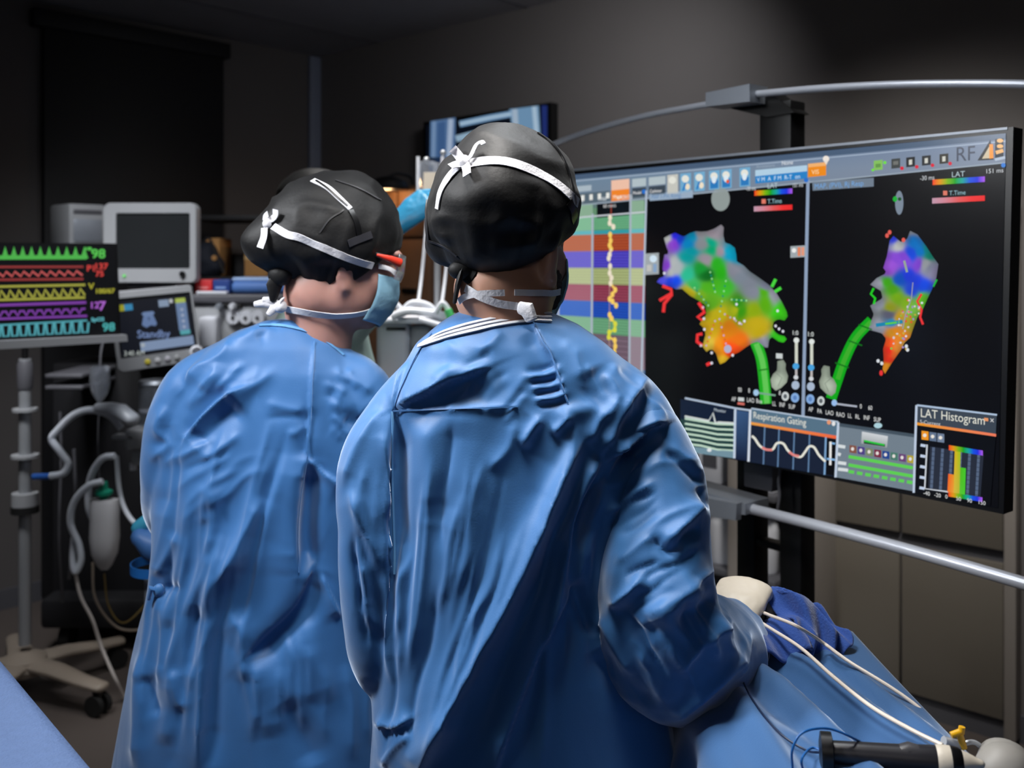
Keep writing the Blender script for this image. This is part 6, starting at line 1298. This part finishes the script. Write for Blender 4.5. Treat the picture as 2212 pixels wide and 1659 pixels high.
# ------------------------------------------------------------------ draped patient table
ZT = 0.95
def sheet(fn, nu, nv, name, mt, parent=None, th=.002):
    V = [fn(i/nu, j/nv) for i in range(nu+1) for j in range(nv+1)]; F = [(i*(nv+1)+j, (i+1)*(nv+1)+j, (i+1)*(nv+1)+j+1, i*(nv+1)+j+1) for i in range(nu) for j in range(nv)]
    return solid(link(name, V, F, mt, parent), th)
def sm(a, b, x): t = min(1, max(0, (x-a)/(b-a))); return t*t*(3-2*t)
tt = thing('procedure_table', 'procedure table hidden under the blue drape beside the nearer surgeon', 'table', (.42, 1.4, 0))
m = MB(); m.box((.425, 1.20, ZT-.06), (.22, .74, .08), None, .02); m.obj('table_top', M_grey, tt); m = MB(); m.box((.425, 1.22, .46), (.14, .3, .82), None, .03); m.obj('pedestal', M_greyd, tt); m = MB(); m.box((.425, 1.22, .03), (.24, .6, .06), None, .02); m.obj('foot', M_greyd, tt)
def topz(x, y):
    z = ZT+.005*math.sin(9*x+4*y)
    for (ax, ay, bx, by_, am, wd) in ((.40, 1.55, .53, 1.0, .026, .020), (.34, 1.50, .45, .85, .030, .024), (.47, 1.55, .555, 1.05, .018, .015), (.30, 1.42, .33, .85, .024, .022), (.37, 1.52, .49, .95, -.020, .018), (.42, 1.20, .50, .98, -.012, .016), (.33, 1.25, .40, 1.0, .014, .016)):
        dx, dy = bx-ax, by_-ay; t = min(1, max(0, ((x-ax)*dx+(y-ay)*dy)/(dx*dx+dy*dy))); d = math.hypot(x-ax-t*dx, y-ay-t*dy); z += am*math.exp(-(d/wd)**2)*min(1, .25+3*min(t, 1-t))
    return z
def drape(u, v):
    y = .80+v*.80; w0, w1 = .272, .553+.085*sm(1.12, .98, y); L0 = .62; L1 = .55; s = -L0+u*(L0+L1+(w1-w0)); r = .035
    rip = .026*math.sin(y*34+1.2*math.sin(y*9))+.014*math.sin(y*67+2)
    if s < 0: k = -s; b = min(1, k/r); x = w0-r*math.sin(b*math.pi/2)*.9-(rip+.016)*sm(.01, .16, k)-.05*sm(.0, .6, k); z = topz(w0, y)-(r*(1-math.cos(b*math.pi/2)) if k < r else k-r+r)
    elif s > w1-w0: k = s-(w1-w0); b = min(1, k/r); x = w1+r*.5*math.sin(b*math.pi/2)+rip*.4*sm(.05, .3, k); z = topz(w1, y)-(r*(1-math.cos(b*math.pi/2)) if k < r else k)
    else: x = w0+s; z = topz(x, y)
    return (x, y, max(z, .12))
d = sheet(drape, 220, 220, 'patient_drape', M_drape); tag(d, 'long blue drape with creases covering the procedure table at lower right', 'drape')
# bunched darker towel at the head of the drape
def towel(u, v):
    a = math.pi*(u*1.05-.02); cx_ = .462+.034*(v-.5)*2; r = .044+.014*math.sin(v*5+.6)+.008*math.sin(u*11+v*7); y = 1.545+.06*(v-.5)-.060*math.cos(a)*1.1+.012*math.sin(v*17); z = ZT-.006+math.sin(a)*(r*1.45-.010*v)+.006*math.sin(u*23+v*13)
    return (cx_*1.0+.03*(v-.5)+.02*math.sin(a*2), y, z)
d = sheet(towel, 40, 40, 'folded_towel', M_towel, None, .004); tag(d, 'bunched darker blue towel standing up beyond the gloved hand holding the catheters', 'towel')
def pleat(u, v):
    y = 1.49-.26*u; x = .33+.20*u*.9+.06*v-.03; return (x-.02+.05*v, y+.02*v, ZT+.02+.035*math.exp(-((v-.45)/.22)**2)*(1-.6*u)+.008*math.sin(u*9))
d = sheet(lambda u, v: (.30+.15*v, 1.42+.10*u+.03*v, ZT+.018+.03*math.sin(math.pi*u)+.010*math.sin(v*15+u*5)), 24, 30, 'folded_towel', M_towel, None, .004); tag(d, 'flat darker blue towel lying rumpled under the gloved wrist', 'towel')
def on_drape(px, py, lift=0.0):
    Y = 1.1
    for _ in range(80): q = P(px, py, Y); z = topz(min(.62, max(.28, q[0])), Y)+lift; Y = .6*Y+.4*(CAMZ-z)*FPX/(py-HY)
    return P(px, py, Y)
for pts, r, lab in (([(1636, 1318, .062), (1665, 1330, .058), (1720, 1352, .048), (1780, 1390, .026), (1826, 1424, .016)], .0026, 'upper white catheter running from the gloved hand over the drape edge'), ([(1636, 1340, .056), (1668, 1360, .050), (1730, 1400, .038), (1800, 1462, .036), (1880, 1525, .034), (1960, 1572, .028), (2036, 1610, .016)], .0026, 'lower white catheter running from the gloved hand to the yellow stopcock')):
    p = [on_drape(*q) for q in pts]; p += [np.array(q) for q in ([(.566, 1.30, .935), (.585, 1.22, .84)] if 'upper' in lab else [])]; t = thing('catheter', lab, 'catheter', p[0], 'white catheters held in the gloved hand'); m = MB(); m.tube(p, r, 10); m.obj('shaft', mat('catheter_white', (220, 208, 196), .4), t)
M_bc = mat('blue_lead', (20, 96, 170), .4)
for pts, lab in (([(1712, 1659, .006), (1712, 1618, .03), (1735, 1582, .05), (1790, 1574, .05), (1850, 1598, .02), (1900, 1630, .006)], 'blue cable curling up in an arch behind the black catheter handle'), ([(1735, 1665, .006), (1732, 1640, .02), (1752, 1616, .02), (1780, 1622, .014)], 'short blue cable entering the rear end of the black handle'), ([(1590, 1440, .004), (1625, 1510, .004), (1680, 1580, .005), (1740, 1620, .008), (1775, 1626, .014)], 'thin dark cable trailing from the handle across the drape')):
    p = [on_drape(*q) for q in pts]; t = thing('thin_cable', lab, 'cable', p[0]); m = MB(); m.tube(p, .0014, 8); m.obj('lead', M_bc if 'blue' in lab else mat('navy_lead', (14, 30, 60), .4), t)
# catheter handle
hA = on_drape(1770, 1622, .018); hB = on_drape(2085, 1648, .018); u_ = (hB-hA)/np.linalg.norm(hB-hA); pt = lambda k, dz=0: hA+(hB-hA)*k+[0, 0, dz]
t = thing('steerable_catheter', 'black catheter handle with a pale grey banded nose lying on the drape', 'catheter', hA)
m = MB(); m.chain([pt(.10), pt(.35), pt(.60), pt(.83)], [.0125, .0135, .0145, .0165], 22); m.obj('grip', mat('handle_black', (34, 33, 38), .35), t)
m = MB(); m.lathe(pt(.05), [(.012, -.008), (.0215, -.006), (.0215, .006), (.012, .008)], 26, frame(u_, (0, 0, 1))[:, [0, 2, 1]]); m.obj('thumb_wheel', M_black, t)
m = MB(); m.chain([pt(.52, .008), pt(.62, .012), pt(.72, .010)], [(.004, .008), (.006, .009), (.004, .008)], 12); m.obj('slide_button', mat('handle_grey', (60, 59, 63), .4), t)
m = MB(); m.chain([pt(.845), pt(.90)], [.0175, .0170], 22); m.obj('band', M_glove, t); m = MB(); m.chain([pt(.91), pt(.918)], [.0172, .0168], 22); m.obj('band_ring', M_black, t); m = MB(); m.chain([pt(.925), pt(1.02), pt(1.10)], [.0165, .011, .005], 22); m.obj('nose', M_glove, t)
kb = on_drape(2172, 1660, .02); t = thing('equipment_cover', 'large pale grey rounded cover at the lower right corner', 'cover', kb); m = MB(); m.ellipsoid(kb+[0, 0, -.002], (.034, .03, .030)); m.ellipsoid(kb+[.012, .02, -.006], (.03, .04, .026)); V, F = remesh(m, .004, 3); link('shell', V, F, mat('cover_grey', (150, 146, 140), .5), t)
sc_ = on_drape(2060, 1608, .014); t = thing('stopcock', 'yellow and clear stopcock joining the lower catheter to a clear tube', 'valve', sc_)
m = MB(); m.cyl(sc_+[-.012, 0, .004], sc_+[.012, .004, -.004], .0058, 16); m.obj('valve_body', mat('clear_resin', (206, 210, 216), .15, trans=.4), t)
m = MB(); M_yel = mat('yellow_plastic', (226, 170, 20), .35); m.cyl(sc_+[.012, 0, -.004], sc_+[.006, -.002, .014], .0042, 12); m.cyl(sc_+[-.004, -.002, .012], sc_+[.010, -.002, .017], .0038, 12); m.cyl(sc_+[.008, -.002, .014], sc_+[.009, -.002, .022], .0038, 12); m.obj('tap', M_yel, t)
m = MB(); m.tube([sc_+[.012, .002, 0], sc_+[.026, 0, .002], sc_+[.042, -.004, -.012], sc_+[.05, -.01, -.02]], .003, 8); m.obj('side_tube', MATS['clear_resin'], t)
# white sheet edge hanging left of the drape
d = sheet(lambda u, v: (.200+.008*math.sin(u*9)+.016*v, 1.20+.01*math.sin(v*8)-.03*v, .90-.6*u), 20, 8, 'white_sheet', mat('white_linen', (196, 202, 214), .8, bump=.2, bscale=120)); tag(d, 'narrow white sheet edge hanging between the gown and the blue drape', 'sheet')
# ------------------------------------------------------------------ instrument table with a pale blue drape, lower left corner
E0 = np.array([-.750, 1.424]); E1 = np.array([-.518, 1.157]); du_ = (E1-E0)/np.linalg.norm(E1-E0); dn_ = np.array([-du_[1], du_[0]]); dn_ = -dn_ if dn_[0] > 0 else dn_
oc = E0+du_*.1+dn_*.35
t = thing('instrument_table', 'small steel instrument table mostly out of sight under the pale blue drape', 'table', (*oc, 0)); Rt = np.array([[du_[0], dn_[0], 0], [du_[1], dn_[1], 0], [0, 0, 1]])
m = MB(); m.box((*oc, ZT-.025), (.9, .56, .03), Rt, .01); m.obj('table_top', M_steel, t)
for a in (-.4, .4):
    for b in (-.24, .24): q = oc+du_*a+dn_*b; m = MB(); m.cyl((*q, 0.0), (*q, ZT-.04), .015, 12); m.obj('leg', M_steel, t)
def dr2(u, v):
    s = -.42+u*1.05; q0 = E0+du_*(-.45+v*1.12)
    if s > 0: q = q0+dn_*s; z = ZT+.003*math.sin(s*25+v*18)
    else: k = -s; b = min(1, k/.02); q = q0-dn_*(.018*math.sin(b*math.pi/2)+.02*sm(.03, .4, k)*math.sin(v*34)); z = ZT-(.02*(1-math.cos(b*math.pi/2)) if k < .02 else k)
    return (q[0], q[1], z)
d = sheet(dr2, 90, 90, 'instrument_drape', M_drape2); tag(d, 'pale blue textured drape with a straight edge at the lower left corner', 'drape')
